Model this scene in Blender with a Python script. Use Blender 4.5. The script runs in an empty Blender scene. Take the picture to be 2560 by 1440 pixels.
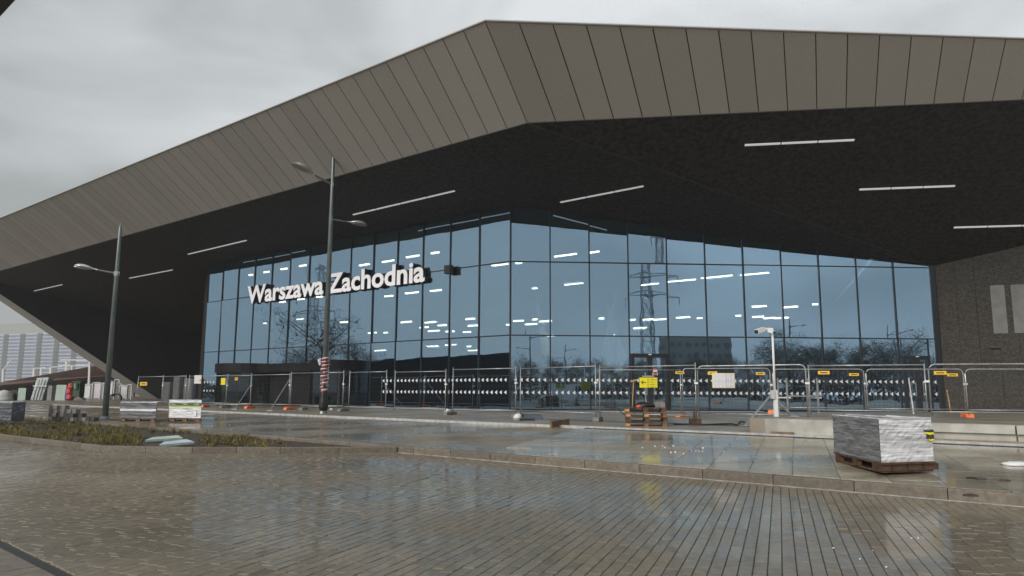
import bpy, math, random
from mathutils import Vector as V, Matrix
random.seed(7)
scene = bpy.context.scene
COL = scene.collection

# ------------------------------------------------------------------ camera
EYE = 1.4
FPX = 1830.0                      # focal length in pixels of the 2560 px wide photograph
PITCH, ROLL = math.radians(8.05), 0.0045
_f = V((0, math.cos(PITCH), math.sin(PITCH)))
_u = V((0, -math.sin(PITCH), math.cos(PITCH)))
_r = V((1, 0, 0))
CR = _r * math.cos(ROLL) + _u * math.sin(ROLL)
CU = _u * math.cos(ROLL) - _r * math.sin(ROLL)
CAMO = V((0, 0, EYE))
cam = bpy.data.cameras.new('camera')
cam.sensor_width = 36.0
cam.lens = 36.0 * FPX / 2560.0
cam.clip_start, cam.clip_end = 0.1, 5000.0
camo = bpy.data.objects.new('camera', cam)
COL.objects.link(camo)
m = Matrix((CR, CU, -_f)).transposed().to_4x4()
m.translation = CAMO
camo.matrix_world = m
scene.camera = camo

# ------------------------------------------------------------------ sky, sun, exposure
SUN_EL, SUN_AZ = math.radians(24), math.radians(222)     # azimuth measured from +Y towards +X
world = bpy.data.worlds.new('World')
scene.world = world
world.use_nodes = True
wn, wl = world.node_tree.nodes, world.node_tree.links
wn.clear()
w_out = wn.new('ShaderNodeOutputWorld')
w_bg = wn.new('ShaderNodeBackground')
w_sky = wn.new('ShaderNodeTexSky')
w_sky.sky_type = 'NISHITA'
w_sky.sun_disc = False
w_sky.sun_elevation = SUN_EL
w_sky.sun_rotation = SUN_AZ
w_sky.air_density, w_sky.dust_density = 1.0, 4.0
w_tc = wn.new('ShaderNodeTexCoord')
w_map = wn.new('ShaderNodeMapping')
w_map.inputs['Scale'].default_value = (1.0, 1.0, 2.2)
w_map.inputs['Location'].default_value = (0.35, 0.2, 0.1)
w_no = wn.new('ShaderNodeTexNoise')
w_no.inputs['Scale'].default_value = 2.1
w_no.inputs['Detail'].default_value = 7.0
w_no.inputs['Roughness'].default_value = 0.52
w_no.inputs['Distortion'].default_value = 0.35
w_rp = wn.new('ShaderNodeValToRGB')
w_rp.color_ramp.elements[0].position = 0.56
w_rp.color_ramp.elements[0].color = (2.0, 2.12, 2.12, 1)
w_rp.color_ramp.elements[1].position = 1.18
w_rp.color_ramp.elements[1].color = (4.4, 4.55, 4.65, 1)
w_mx = wn.new('ShaderNodeMixRGB')
w_mx.inputs['Fac'].default_value = 0.93
wl.new(w_tc.outputs['Generated'], w_map.inputs['Vector'])
wl.new(w_map.outputs['Vector'], w_no.inputs['Vector'])
# thinner cloud towards one side of the sky
w_dot = wn.new('ShaderNodeVectorMath'); w_dot.operation = 'DOT_PRODUCT'; w_dot.inputs[1].default_value = (0.34, 0.10, 0.36)
w_ma = wn.new('ShaderNodeMath'); w_ma.operation = 'MULTIPLY_ADD'; w_ma.inputs[1].default_value = 1.3; w_ma.inputs[2].default_value = -0.22
w_ad = wn.new('ShaderNodeMath'); w_ad.operation = 'MULTIPLY_ADD'; w_ad.inputs[1].default_value = 1.5
wl.new(w_tc.outputs['Generated'], w_dot.inputs[0]); wl.new(w_dot.outputs['Value'], w_ma.inputs[0])
wl.new(w_no.outputs['Fac'], w_ad.inputs[0]); wl.new(w_ma.outputs['Value'], w_ad.inputs[2])
wl.new(w_ad.outputs['Value'], w_rp.inputs['Fac'])
wl.new(w_sky.outputs['Color'], w_mx.inputs['Color1'])
wl.new(w_rp.outputs['Color'], w_mx.inputs['Color2'])
wl.new(w_mx.outputs['Color'], w_bg.inputs['Color'])
w_bg.inputs['Strength'].default_value = 0.1
wl.new(w_bg.outputs['Background'], w_out.inputs['Surface'])

sun = bpy.data.lights.new('sun', 'SUN')
sun.energy = 1.5
sun.angle = math.radians(28)
sun.color = (1.0, 0.97, 0.93)
suno = bpy.data.objects.new('sun', sun)
COL.objects.link(suno)
sdir = V((math.sin(SUN_AZ) * math.cos(SUN_EL), math.cos(SUN_AZ) * math.cos(SUN_EL), math.sin(SUN_EL)))
suno.rotation_euler = sdir.to_track_quat('Z', 'Y').to_euler()
suno.location = (20, 10, 40)
scene.view_settings.view_transform = 'Standard'
scene.view_settings.look = 'None'
scene.view_settings.gamma = 1.0
scene.view_settings.exposure = 0.92
scene.view_settings.use_curve_mapping = False
scene.cycles.max_bounces = 8
scene.cycles.transparent_max_bounces = 16
scene.cycles.use_denoising = True
scene.cycles.sample_clamp_indirect = 4.0

# ------------------------------------------------------------------ survey helpers (photo bearing -> point on a real plane)
def bearing(x, y):
    return _f + CR * ((x - 1280) / FPX) + CU * ((720 - y) / FPX)
def on(x, y, pt, n):
    d = bearing(x, y)
    return CAMO + d * ((V(pt) - CAMO).dot(V(n)) / d.dot(V(n)))
def onz(x, y, z):
    return on(x, y, (0, 0, z), (0, 0, 1))
def ony(x, y, Y):
    return on(x, y, (0, Y, 0), (0, 1, 0))
def mirror(p, pt, n):
    n = V(n).normalized()
    return V(p) - n * (2 * (V(p) - V(pt)).dot(n))
def uz(a):
    return V((math.cos(a), math.sin(a), 0))

# ------------------------------------------------------------------ materials
MATS = {}
def mat(name, col, rough=0.6, metal=0.0, var=0.0, scale=4.0, bump=0.0, bscale=40.0, r2=None, rscale=1.0,
        col2=None, emit=None, estr=1.0, coord='Object', spec=0.5, alpha=None, coat=0.0, thr=(0.35, 0.65), det=5.0):
    m = bpy.data.materials.new(name)
    MATS[name] = m
    m.use_nodes = True
    N, L = m.node_tree.nodes, m.node_tree.links
    b = N['Principled BSDF']
    b.inputs['Base Color'].default_value = (*col, 1)
    b.inputs['Roughness'].default_value = rough
    b.inputs['Metallic'].default_value = metal
    b.inputs['Specular IOR Level'].default_value = spec
    if coat: b.inputs['Coat Weight'].default_value = coat; b.inputs['Coat Roughness'].default_value = 0.08
    if emit:
        b.inputs['Emission Color'].default_value = (*emit, 1)
        b.inputs['Emission Strength'].default_value = estr
    if var or bump or r2 is not None or col2:
        tc = N.new('ShaderNodeNewGeometry') if coord == 'World' else N.new('ShaderNodeTexCoord')
        src = tc.outputs['Position'] if coord == 'World' else tc.outputs[coord]
    if var or col2:
        n = N.new('ShaderNodeTexNoise'); n.inputs['Scale'].default_value = scale; n.inputs['Detail'].default_value = det
        L.new(src, n.inputs['Vector'])
        rp = N.new('ShaderNodeValToRGB')
        rp.color_ramp.elements[0].position, rp.color_ramp.elements[1].position = thr
        a = col if col2 else tuple(c * (1 - var) for c in col)
        c = col2 if col2 else tuple(min(1, c * (1 + var)) for c in col)
        rp.color_ramp.elements[0].color = (*a, 1); rp.color_ramp.elements[1].color = (*c, 1)
        L.new(n.outputs['Fac'], rp.inputs['Fac']); L.new(rp.outputs['Color'], b.inputs['Base Color'])
    if r2 is not None:
        n = N.new('ShaderNodeTexNoise'); n.inputs['Scale'].default_value = rscale; n.inputs['Detail'].default_value = 4
        L.new(src, n.inputs['Vector'])
        mr = N.new('ShaderNodeMapRange'); mr.inputs['From Min'].default_value = .38; mr.inputs['From Max'].default_value = .62
        mr.inputs['To Min'].default_value = rough; mr.inputs['To Max'].default_value = r2
        L.new(n.outputs['Fac'], mr.inputs['Value']); L.new(mr.outputs['Result'], b.inputs['Roughness'])
    if bump:
        n = N.new('ShaderNodeTexNoise'); n.inputs['Scale'].default_value = bscale; n.inputs['Detail'].default_value = 4
        L.new(src, n.inputs['Vector'])
        bp = N.new('ShaderNodeBump'); bp.inputs['Strength'].default_value = bump; bp.inputs['Distance'].default_value = 0.02
        L.new(n.outputs['Fac'], bp.inputs['Height']); L.new(bp.outputs['Normal'], b.inputs['Normal'])
    return m

def toned(name, stops, r0, r1, bump, bscale, rscale=0.35, dirt=None, dscale=0.5, dthr=(.5, .68), spec=.5, film=0.0):
    """stone whose colour comes from a per-piece tone attribute, with wet and dry patches"""
    m = bpy.data.materials.new(name); MATS[name] = m; m.use_nodes = True
    N, L = m.node_tree.nodes, m.node_tree.links
    b = N['Principled BSDF']
    b.inputs['Specular IOR Level'].default_value = spec
    at = N.new('ShaderNodeAttribute'); at.attribute_name = 'tone'
    rp = N.new('ShaderNodeValToRGB')
    e = rp.color_ramp.elements
    while len(e) < len(stops): e.new(0.5)
    for i, (p, c) in enumerate(stops):
        e[i].position = p; e[i].color = (*c, 1)
    L.new(at.outputs['Fac'], rp.inputs['Fac'])
    g = N.new('ShaderNodeNewGeometry')
    n1 = N.new('ShaderNodeTexNoise'); n1.inputs['Scale'].default_value = 14; n1.inputs['Detail'].default_value = 6
    L.new(g.outputs['Position'], n1.inputs['Vector'])
    hs = N.new('ShaderNodeMapRange'); hs.inputs['From Min'].default_value = .3; hs.inputs['From Max'].default_value = .7
    hs.inputs['To Min'].default_value = .72; hs.inputs['To Max'].default_value = 1.28
    L.new(n1.outputs['Fac'], hs.inputs['Value'])
    mu = N.new('ShaderNodeMixRGB'); mu.blend_type = 'MULTIPLY'; mu.inputs['Fac'].default_value = 1
    L.new(rp.outputs['Color'], mu.inputs['Color1']); L.new(hs.outputs['Result'], mu.inputs['Color2'])
    last = mu.outputs['Color']
    n2 = N.new('ShaderNodeTexNoise'); n2.inputs['Scale'].default_value = rscale; n2.inputs['Detail'].default_value = 5
    n2.inputs['Roughness'].default_value = .6
    L.new(g.outputs['Position'], n2.inputs['Vector'])
    if dirt:
        n3 = N.new('ShaderNodeTexNoise'); n3.inputs['Scale'].default_value = dscale; n3.inputs['Detail'].default_value = 8
        n3.inputs['Roughness'].default_value = .65
        mp = N.new('ShaderNodeMapping'); mp.inputs['Rotation'].default_value = (0, 0, math.radians(40)); mp.inputs['Scale'].default_value = (.45, 1.5, 1)
        L.new(g.outputs['Position'], mp.inputs['Vector']); L.new(mp.outputs['Vector'], n3.inputs['Vector'])
        dr = N.new('ShaderNodeMapRange'); dr.inputs['From Min'].default_value = dthr[0]; dr.inputs['From Max'].default_value = dthr[1]
        dr.inputs['To Max'].default_value = .8
        L.new(n3.outputs['Fac'], dr.inputs['Value'])
        mx = N.new('ShaderNodeMixRGB'); mx.inputs['Color2'].default_value = (*dirt, 1)
        L.new(dr.outputs['Result'], mx.inputs['Fac']); L.new(last, mx.inputs['Color1']); last = mx.outputs['Color']
    L.new(last, b.inputs['Base Color'])
    mr = N.new('ShaderNodeMapRange'); mr.inputs['From Min'].default_value = .36; mr.inputs['From Max'].default_value = .62
    mr.inputs['To Min'].default_value = r0; mr.inputs['To Max'].default_value = r1
    L.new(n2.outputs['Fac'], mr.inputs['Value'])
    ad = N.new('ShaderNodeMath'); ad.operation = 'MULTIPLY_ADD'; ad.inputs[1].default_value = .18; ad.use_clamp = True
    L.new(at.outputs['Fac'], ad.inputs[0]); L.new(mr.outputs['Result'], ad.inputs[2])
    L.new(ad.outputs['Value'], b.inputs['Roughness'])
    if film:
        fm = N.new('ShaderNodeMapRange'); fm.inputs['From Min'].default_value = .40; fm.inputs['From Max'].default_value = .60
        fm.inputs['To Min'].default_value = film; fm.inputs['To Max'].default_value = .12
        L.new(n2.outputs['Fac'], fm.inputs['Value']); L.new(fm.outputs['Result'], b.inputs['Coat Weight'])
        b.inputs['Coat Roughness'].default_value = .09; b.inputs['Coat IOR'].default_value = 1.42
    n4 = N.new('ShaderNodeTexNoise'); n4.inputs['Scale'].default_value = bscale; n4.inputs['Detail'].default_value = 5
    L.new(g.outputs['Position'], n4.inputs['Vector'])
    bp = N.new('ShaderNodeBump'); bp.inputs['Strength'].default_value = bump; bp.inputs['Distance'].default_value = .01
    L.new(n4.outputs['Fac'], bp.inputs['Height']); L.new(bp.outputs['Normal'], b.inputs['Normal'])
    return m

def glass(name, fac, refl, trans, rough=0.0):
    m = bpy.data.materials.new(name); MATS[name] = m; m.use_nodes = True
    N, L = m.node_tree.nodes, m.node_tree.links
    N.clear()
    o = N.new('ShaderNodeOutputMaterial')
    g = N.new('ShaderNodeBsdfGlossy'); g.inputs['Color'].default_value = (*refl, 1); g.inputs['Roughness'].default_value = rough
    t = N.new('ShaderNodeBsdfTransparent'); t.inputs['Color'].default_value = (*trans, 1)
    lw = N.new('ShaderNodeLayerWeight'); lw.inputs['Blend'].default_value = .5
    pw = N.new('ShaderNodeMath'); pw.operation = 'POWER'; pw.inputs[1].default_value = 5.0
    L.new(lw.outputs['Facing'], pw.inputs[0])
    ad = N.new('ShaderNodeMath'); ad.operation = 'MULTIPLY_ADD'; ad.use_clamp = True; ad.inputs[1].default_value = 1 - fac; ad.inputs[2].default_value = fac
    L.new(pw.outputs['Value'], ad.inputs[0])
    tc = N.new('ShaderNodeNewGeometry')
    nz = N.new('ShaderNodeTexNoise'); nz.inputs['Scale'].default_value = .55; nz.inputs['Detail'].default_value = 2
    L.new(tc.outputs['Position'], nz.inputs['Vector'])
    bp = N.new('ShaderNodeBump'); bp.inputs['Strength'].default_value = .07; bp.inputs['Distance'].default_value = .05
    L.new(nz.outputs['Fac'], bp.inputs['Height']); L.new(bp.outputs['Normal'], g.inputs['Normal'])
    mx = N.new('ShaderNodeMixShader')
    L.new(ad.outputs['Value'], mx.inputs['Fac']); L.new(t.outputs['BSDF'], mx.inputs[1]); L.new(g.outputs['BSDF'], mx.inputs[2])
    L.new(mx.outputs['Shader'], o.inputs['Surface'])
    return m

toned('paver', [(0, (.11, .09, .058)), (.35, (.168, .138, .093)), (.7, (.195, .16, .108)), (1, (.225, .186, .128))], .16, .5, .35, 60, .22, (.26, .22, .165), .3, (.5, .74), film=.85)
toned('slab', [(0, (.23, .205, .15)), (.5, (.31, .28, .21)), (1, (.4, .36, .27))], .08, .36, .12, 90, .35, (.15, .12, .085), .55, (.46, .66), film=.9)
toned('kerb', [(0, (.12, .1, .076)), (1, (.175, .15, .115))], .35, .6, .3, 70, .6, (.13, .11, .085), .8)
mat('joint_sand', (.07, .062, .05), .6, var=.4, scale=9, bump=.4, bscale=60, coord='World')
mat('pavement_base', (.2, .165, .115), .08, r2=.45, rscale=.35, var=.35, scale=.6, bump=.12, bscale=30, coord='World', det=9)
mat('plaza', (.2, .165, .12), .28, r2=.6, rscale=.3, col2=(.3, .26, .2), scale=.5, bump=.3, bscale=12, coord='World', det=9)
mat('asphalt', (.06, .06, .06), .12, r2=.5, rscale=.4, var=.3, scale=2, bump=.2, bscale=50, coord='World')
mat('outer_ground', (.11, .1, .085), .95, spec=.1, var=.4, scale=.15, coord='World')
mat('soil', (.05, .037, .025), .8, var=.5, scale=7, bump=1.0, bscale=14, coord='World')
mat('sand', (.3, .23, .14), .8, var=.3, scale=5, bump=.5, bscale=30, coord='World')
mat('granite_strip', (.42, .42, .41), .3, r2=.5, rscale=1.5, var=.2, scale=6, bump=.15, bscale=80, coord='World')
mat('concrete', (.38, .37, .325), .6, r2=.8, rscale=1, var=.22, scale=2.2, bump=.2, bscale=40, coord='World', det=9)
for nm_, k_, r_ in (('fascia', 1.0, .55), ('fascia_pale', 1.05, .5), ('fascia_dull', .95, .6)):
  mat(nm_, (.5 * k_, .478 * k_, .445 * k_), r_, var=.07, scale=22, bump=.08, bscale=90, coord='World', spec=.35, det=8)
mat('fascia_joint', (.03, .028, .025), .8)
mat('edge_trim', (.12, .115, .105), .5, metal=.3)
mat('soffit', (.032, .029, .028), .75, var=.6, scale=5, det=10, bump=.3, bscale=60, coord='World', spec=.3)
mat('soffit_dark', (.013, .0125, .012), .8, var=.25, scale=.8, coord='World', spec=.3)
mat('lamp_slot', (.75, .75, .72), .4)
mat('lamp_strip', (.8, .8, .78), .4, emit=(1, .98, .94), estr=.16)
mat('frame_black', (.014, .015, .018), .35, spec=.5)
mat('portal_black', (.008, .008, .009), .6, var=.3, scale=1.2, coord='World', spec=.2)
mat('hall_floor', (.08, .078, .075), .3)
mat('hall_wall', (.035, .037, .04), .7, var=.2, scale=.3, coord='World')
mat('hall_ceiling', (.03, .032, .035), .8, var=.2, scale=.2, coord='World')
mat('hall_column', (.75, .75, .73), .5)
mat('tube_light', (.9, .9, .8), .4, emit=(1.0, .97, .72), estr=5.0)
mat('marker_white', (.8, .8, .8), .5)
mat('letter_face', (.86, .86, .88), .45, emit=(.95, .97, 1), estr=.04)
mat('letter_side', (.012, .012, .013), .5)
mat('steel_galv', (.42, .43, .43), .4, metal=.75, var=.2, scale=6, r2=.55, rscale=5)
mat('wire', (.12, .12, .12), .5, metal=.6)
mat('lamp_pole', (.16, .185, .18), .35, metal=.4, var=.15, scale=1.5)
mat('lamp_head', (.5, .53, .53), .3, metal=.5)
mat('lamp_lens', (.25, .26, .26), .1, spec=.8)
mat('tape_red', (.6, .06, .06), .45); mat('tape_white', (.78, .76, .76), .45)
mat('black_film', (.012, .012, .013), .3, bump=.8, bscale=9)
mat('white_paint', (.74, .74, .73), .4)
mat('grey_box', (.5, .52, .5), .5)
mat('wood', (.17, .085, .038), .65, var=.45, scale=5, bump=.4, bscale=30)
mat('wood_wet', (.085, .044, .024), .45, var=.5, scale=5, bump=.4, bscale=30)
mat('wood_pale', (.42, .25, .11), .6, var=.3, scale=6)
def wrapmat(name, c1, c2, rough):
    m = mat(name, c1, rough, var=.3, scale=3, bump=1.0, bscale=8)
    N, L = m.node_tree.nodes, m.node_tree.links
    tc = [n for n in N if n.bl_idname == 'ShaderNodeTexCoord'][0]
    mp = N.new('ShaderNodeMapping'); mp.inputs['Scale'].default_value = (1.2, 1.2, 14); mp.inputs['Rotation'].default_value = (.06, .04, 0)
    L.new(tc.outputs['Object'], mp.inputs['Vector'])
    for n in N:
        if n.bl_idname == 'ShaderNodeTexNoise':
            L.new(mp.outputs['Vector'], n.inputs['Vector']); n.inputs['Scale'].default_value = 2.2; n.inputs['Detail'].default_value = 8
        if n.bl_idname == 'ShaderNodeValToRGB':
            n.color_ramp.elements[0].color = (*c1, 1); n.color_ramp.elements[1].color = (*c2, 1)
    return m
wrapmat('wrap_white', (.4, .4, .42), (.85, .85, .87), .25)
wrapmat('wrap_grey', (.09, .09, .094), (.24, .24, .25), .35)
wrapmat('wrap_dark', (.05, .055, .065), (.12, .125, .14), .4)
mat('label_green', (.03, .09, .02), .5); mat('label_lime', (.5, .6, .03), .5)
mat('planter_inside', (.12, .13, .15), .6)
mat('sign_yellow', (.85, .72, .02), .45); mat('sign_amber', (.85, .5, .03), .45)
mat('ink', (.02, .02, .02), .6); mat('ink_soft', (.45, .38, .02), .6)
mat('ink_grey', (.5, .5, .52), .6)
mat('board_white', (.74, .72, .76), .5)
mat('sign_red', (.65, .08, .05), .5)
mat('orange_plastic', (.85, .2, .06), .5)
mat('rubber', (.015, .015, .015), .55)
mat('block_grey', (.2, .19, .17), .8, var=.3, scale=9, bump=.4)
mat('block_dark', (.06, .055, .05), .8, var=.3, scale=9, bump=.4)
mat('foam_pale', (.5, .6, .62), .5, var=.1)
mat('foam_green', (.45, .55, .47), .5, var=.1)
mat('plastic_white', (.7, .7, .7), .4, bump=.6, bscale=6)
mat('cabinet_green', (.42, .52, .45), .5, var=.1)
mat('cabinet_dark', (.05, .055, .075), .5)
mat('sheet_glass', (.22, .28, .29), .12, var=.25, scale=3)
mat('sack_red', (.6, .07, .05), .6, var=.35, scale=9)
mat('barrel_blue', (.03, .06, .25), .5)
mat('machine_green', (.025, .05, .025), .5); mat('machine_light', (.12, .38, .2), .5)
mat('grey_dark', (.11, .11, .108), .6, var=.2)
mat('grey_panel', (.26, .26, .25), .6, var=.15)
mat('grass_blade', (.045, .038, .011), .7, col2=(.2, .165, .03), scale=5, coord='World')
mat('brown_clad', (.11, .065, .05), .7, var=.15, scale=.3, coord='World')
mat('far_wall', (.3, .3, .29), .8); mat('far_band', (.5, .52, .58), .6); mat('far_dark', (.06, .065, .07), .5); mat('far_glass', (.14, .17, .25), .5, var=.25, scale=.2)
mat('mast_white', (.65, .66, .66), .5)
mat('bark', (.07, .055, .04), .9, var=.3); mat('twig', (.05, .045, .03), .9, col2=(.085, .075, .04), scale=1.5, coord='World')
mat('pylon_steel', (.26, .27, .28), .6, metal=.3)
mat('tyre', (.015, .015, .015), .8); mat('car_blue', (.05, .1, .25), .25, coat=.6); mat('car_white', (.65, .65, .66), .25, coat=.6)
mat('car_glass', (.02, .025, .03), .06, spec=.8); mat('car_lamp', (.7, .7, .7), .2)
mat('vent', (.05, .05, .05), .6)
mat('window_pale', (.2, .2, .19), .35, var=.12, scale=2, coord='World')
glass('facade_glass', .56, (.52, .75, .96), (.85, .88, .88))
glass('door_glass', .12, (.55, .68, .78), (.4, .42, .42))

def perforated():
    m = bpy.data.materials.new('expanded_metal'); MATS['expanded_metal'] = m; m.use_nodes = True
    N, L = m.node_tree.nodes, m.node_tree.links
    b = N['Principled BSDF']
    at = N.new('ShaderNodeUVMap')
    br = N.new('ShaderNodeTexBrick')
    br.inputs['Scale'].default_value = 1.0
    br.inputs['Brick Width'].default_value = .11; br.inputs['Row Height'].default_value = .06
    br.inputs['Mortar Size'].default_value = .018; br.inputs['Mortar Smooth'].default_value = .6
    br.inputs['Color1'].default_value = (.10, .09, .075, 1); br.inputs['Color2'].default_value = (.22, .2, .17, 1)
    br.inputs['Mortar'].default_value = (.02, .018, .016, 1)
    L.new(at.outputs['UV'], br.inputs['Vector'])
    L.new(br.outputs['Color'], b.inputs['Base Color'])
    b.inputs['Roughness'].default_value = .45; b.inputs['Metallic'].default_value = .35
    bp = N.new('ShaderNodeBump'); bp.inputs['Strength'].default_value = 1; bp.inputs['Distance'].default_value = .03; bp.invert = True
    L.new(br.outputs['Fac'], bp.inputs['Height']); L.new(bp.outputs['Normal'], b.inputs['Normal'])
perforated()

# ------------------------------------------------------------------ mesh helpers
def link_mesh(name, verts, faces, mts, parent, fmats=None, smooth=False, tones=None, origin=None, uvs=None):
    """one mesh object; its origin sits at the middle of its base, parents carry no scale"""
    vs = [V(v) for v in verts]
    lo = V((min(v.x for v in vs), min(v.y for v in vs), min(v.z for v in vs)))
    hi = V((max(v.x for v in vs), max(v.y for v in vs), max(v.z for v in vs)))
    c = V(origin) if origin is not None else V(((lo.x + hi.x) / 2, (lo.y + hi.y) / 2, lo.z))
    me = bpy.data.meshes.new(name)
    me.from_pydata([tuple(v - c) for v in vs], [], faces)
    if isinstance(mts, str): mts = [mts]
    for mm in mts: me.materials.append(MATS[mm])
    if fmats: me.polygons.foreach_set('material_index', fmats)
    if smooth: me.polygons.foreach_set('use_smooth', [True] * len(me.polygons))
    if tones is not None:
        a = me.attributes.new('tone', 'FLOAT', 'FACE'); a.data.foreach_set('value', tones)
    if uvs is not None:
        ul = me.uv_layers.new(name='UVMap')
        for lp in me.loops: ul.data[lp.index].uv = uvs[lp.vertex_index]
    me.update()
    o = bpy.data.objects.new(name, me)
    COL.objects.link(o)
    if parent is not None:
        o.parent = parent
        o.location = c - world_loc(parent)
    else:
        o.location = c
    return o
def world_loc(o):
    p = V(o.location)
    return p + world_loc(o.parent) if o.parent else p

class MB:
    def __init__(s): s.v, s.f, s.m = [], [], []
    def add(s, vs, fs, mi=0):
        b = len(s.v); s.v += [V(x) for x in vs]
        s.f += [tuple(i + b for i in f) for f in fs]; s.m += [mi] * len(fs)
        return s
    def box(s, c, sx, sy, sz, ax=None, mi=0):
        """box centred on c (all three axes); ax = (ex, ey, ez)"""
        ex, ey, ez = ax or (V((1, 0, 0)), V((0, 1, 0)), V((0, 0, 1)))
        c = V(c); vs = []
        for k in (-1, 1):
            for j in (-1, 1):
                for i in (-1, 1): vs.append(c + ex * (i * sx / 2) + ey * (j * sy / 2) + ez * (k * sz / 2))
        return s.add(vs, [(0, 2, 3, 1), (4, 5, 7, 6), (0, 1, 5, 4), (2, 6, 7, 3), (0, 4, 6, 2), (1, 3, 7, 5)], mi)
    def bar(s, a, b, w, h=None, up=V((0, 0, 1)), mi=0):
        a, b = V(a), V(b); d = b - a; L = d.length; d.normalize()
        up = V(up)
        if abs(d.dot(up)) > .98: up = V((0, 1, 0)) if abs(d.y) < .9 else V((1, 0, 0))
        ex = d.cross(up).normalized(); ez = ex.cross(d)
        return s.box((a + b) / 2, w, L, h or w, (ex, d, ez), mi)
    def tube(s, pts, rs, n=8, mi=0, cap=True):
        pts = [V(p) for p in pts]
        if not isinstance(rs, (list, tuple)): rs = [rs] * len(pts)
        vs = []; fs = []
        for i, p in enumerate(pts):
            d = (pts[min(i + 1, len(pts) - 1)] - pts[max(i - 1, 0)]).normalized()
            up = V((0, 0, 1)) if abs(d.z) < .9 else V((1, 0, 0))
            ex = d.cross(up).normalized(); ey = ex.cross(d)
            for k in range(n):
                a = 2 * math.pi * k / n
                vs.append(p + (ex * math.cos(a) + ey * math.sin(a)) * rs[i])
        for i in range(len(pts) - 1):
            for k in range(n):
                k2 = (k + 1) % n
                fs.append((i * n + k, (i + 1) * n + k, (i + 1) * n + k2, i * n + k2))
        if cap:
            fs.append(tuple(range(n))); fs.append(tuple((len(pts) - 1) * n + k for k in reversed(range(n))))
        return s.add(vs, fs, mi)
    def prism(s, poly, d, mi=0):
        """polygon (3D points) extruded by the vector d"""
        n = len(poly); d = V(d)
        vs = [V(p) for p in poly] + [V(p) + d for p in poly]
        fs = [tuple(range(n)), tuple(range(2 * n - 1, n - 1, -1))]
        for i in range(n):
            j = (i + 1) % n; fs.append((i, i + n, j + n, j))
        return s.add(vs, fs, mi)
    def build(s, name, mts, parent=None, smooth=False, **k):
        return link_mesh(name, s.v, s.f, mts, parent, s.m if not isinstance(mts, str) else None, smooth, **k)

def empty(name, loc, label=None, cat=None, group=None, kind=None):
    o = bpy.data.objects.new(name, None); COL.objects.link(o); o.location = loc; o.empty_display_size = .3
    return tag(o, label, cat, group, kind)
def tag(o, label=None, cat=None, group=None, kind=None):
    if label: o['label'] = label
    if cat: o['category'] = cat
    if group: o['group'] = group
    if kind: o['kind'] = kind
    return o
def copy_tree(o, parent=None):
    c = o.copy(); COL.objects.link(c); c.parent = parent
    for ch in list(o.children): copy_tree(ch, c)
    return c
def clip(poly, n, d):
    """keep the side of a 2D polygon where p.n <= d"""
    out = []
    for i in range(len(poly)):
        a, b = poly[i], poly[(i + 1) % len(poly)]
        da, db = a[0] * n[0] + a[1] * n[1] - d, b[0] * n[0] + b[1] * n[1] - d
        if da <= 0: out.append(a)
        if da * db < 0:
            t = da / (da - db); out.append((a[0] + (b[0] - a[0]) * t, a[1] + (b[1] - a[1]) * t))
    return out
def area(poly):
    return abs(sum(poly[i][0] * poly[(i + 1) % len(poly)][1] - poly[(i + 1) % len(poly)][0] * poly[i][1] for i in range(len(poly)))) / 2

# ------------------------------------------------------------------ ground frame: the kerb line
K0 = onz(1280, 1156, 0); K1 = onz(2560, 1267, 0)
KD = (K1 - K0).normalized()               # along the kerb, to the right and towards the camera
KN = V((-KD.y, KD.x, 0))
if KN.y < 0: KN = -KN                     # away from the road, towards the station
def kq(p): return (V((p[0], p[1], 0)) - K0).dot(KN)
def kp(s, q, z=0.0):
    p = K0 + KD * s + KN * q; return V((p.x, p.y, z))
def ks(p): return (V((p[0], p[1], 0)) - K0).dot(KD)
KERB_H = .148
PAVE_W = 7.1
FLOOR = EYE - .94
def pave_z(q): return .15 + .026 * max(0, q)
PZ1 = pave_z(PAVE_W)
def plaza_z(q): return PZ1 + (FLOOR - .03 - PZ1) * min(1, max(0, (q - PAVE_W) / 7.5))
def on_pave(x, y):
    d = bearing(x, y); t = 5.0
    lo, hi = 3.0, 200.0
    for _ in range(60):
        mid = (lo + hi) / 2; p = CAMO + d * mid; q = kq(p)
        z = pave_z(q) if q < PAVE_W else plaza_z(q)
        if p.z > z: lo = mid
        else: hi = mid
    return CAMO + d * lo
RP0 = onz(1912, 1083, PZ1 - .02)          # left front corner of the raised terrace
RS0 = ks(RP0)
RAISED = EYE - .656
def raised_z(q): return RAISED - (RAISED - FLOOR) * min(1, max(0, (q - 7.4) / 21))

# ------------------------------------------------------------------ setting: road, pavement, plaza
gr = MB().add([(-900, -900, -.09), (900, -900, -.09), (900, 1500, -.09), (-900, 1500, -.09)], [(0, 1, 2, 3)])
tag(gr.build('ground', 'outer_ground', origin=(0, 0, -.09)), kind='structure')
road = MB().add([kp(-60, 0, -.012), kp(-60, -45, -.012), kp(45, -45, -.012), kp(45, 0, -.012)], [(0, 1, 2, 3)]).build('road', 'joint_sand')
tag(road, kind='structure')
pv = MB()
pv.add([kp(-70, .16, pave_z(.16) - .02), kp(40, .16, pave_z(.16) - .02), kp(40, PAVE_W + .2, PZ1 - .02), kp(-70, PAVE_W + .2, PZ1 - .02)], [(0, 1, 2, 3)])
pavement = pv.build('pavement', 'pavement_base'); tag(pavement, kind='structure')
pz = MB()
qs = [PAVE_W + .2, 9, 11, 13, 14.6, 40, 130]
for a, b in zip(qs[:-1], qs[1:]):
    pz.add([kp(-150, a, plaza_z(a)), kp(60, a, plaza_z(a)), kp(60, b, plaza_z(b)), kp(-150, b, plaza_z(b))], [(0, 1, 2, 3)])
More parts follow.
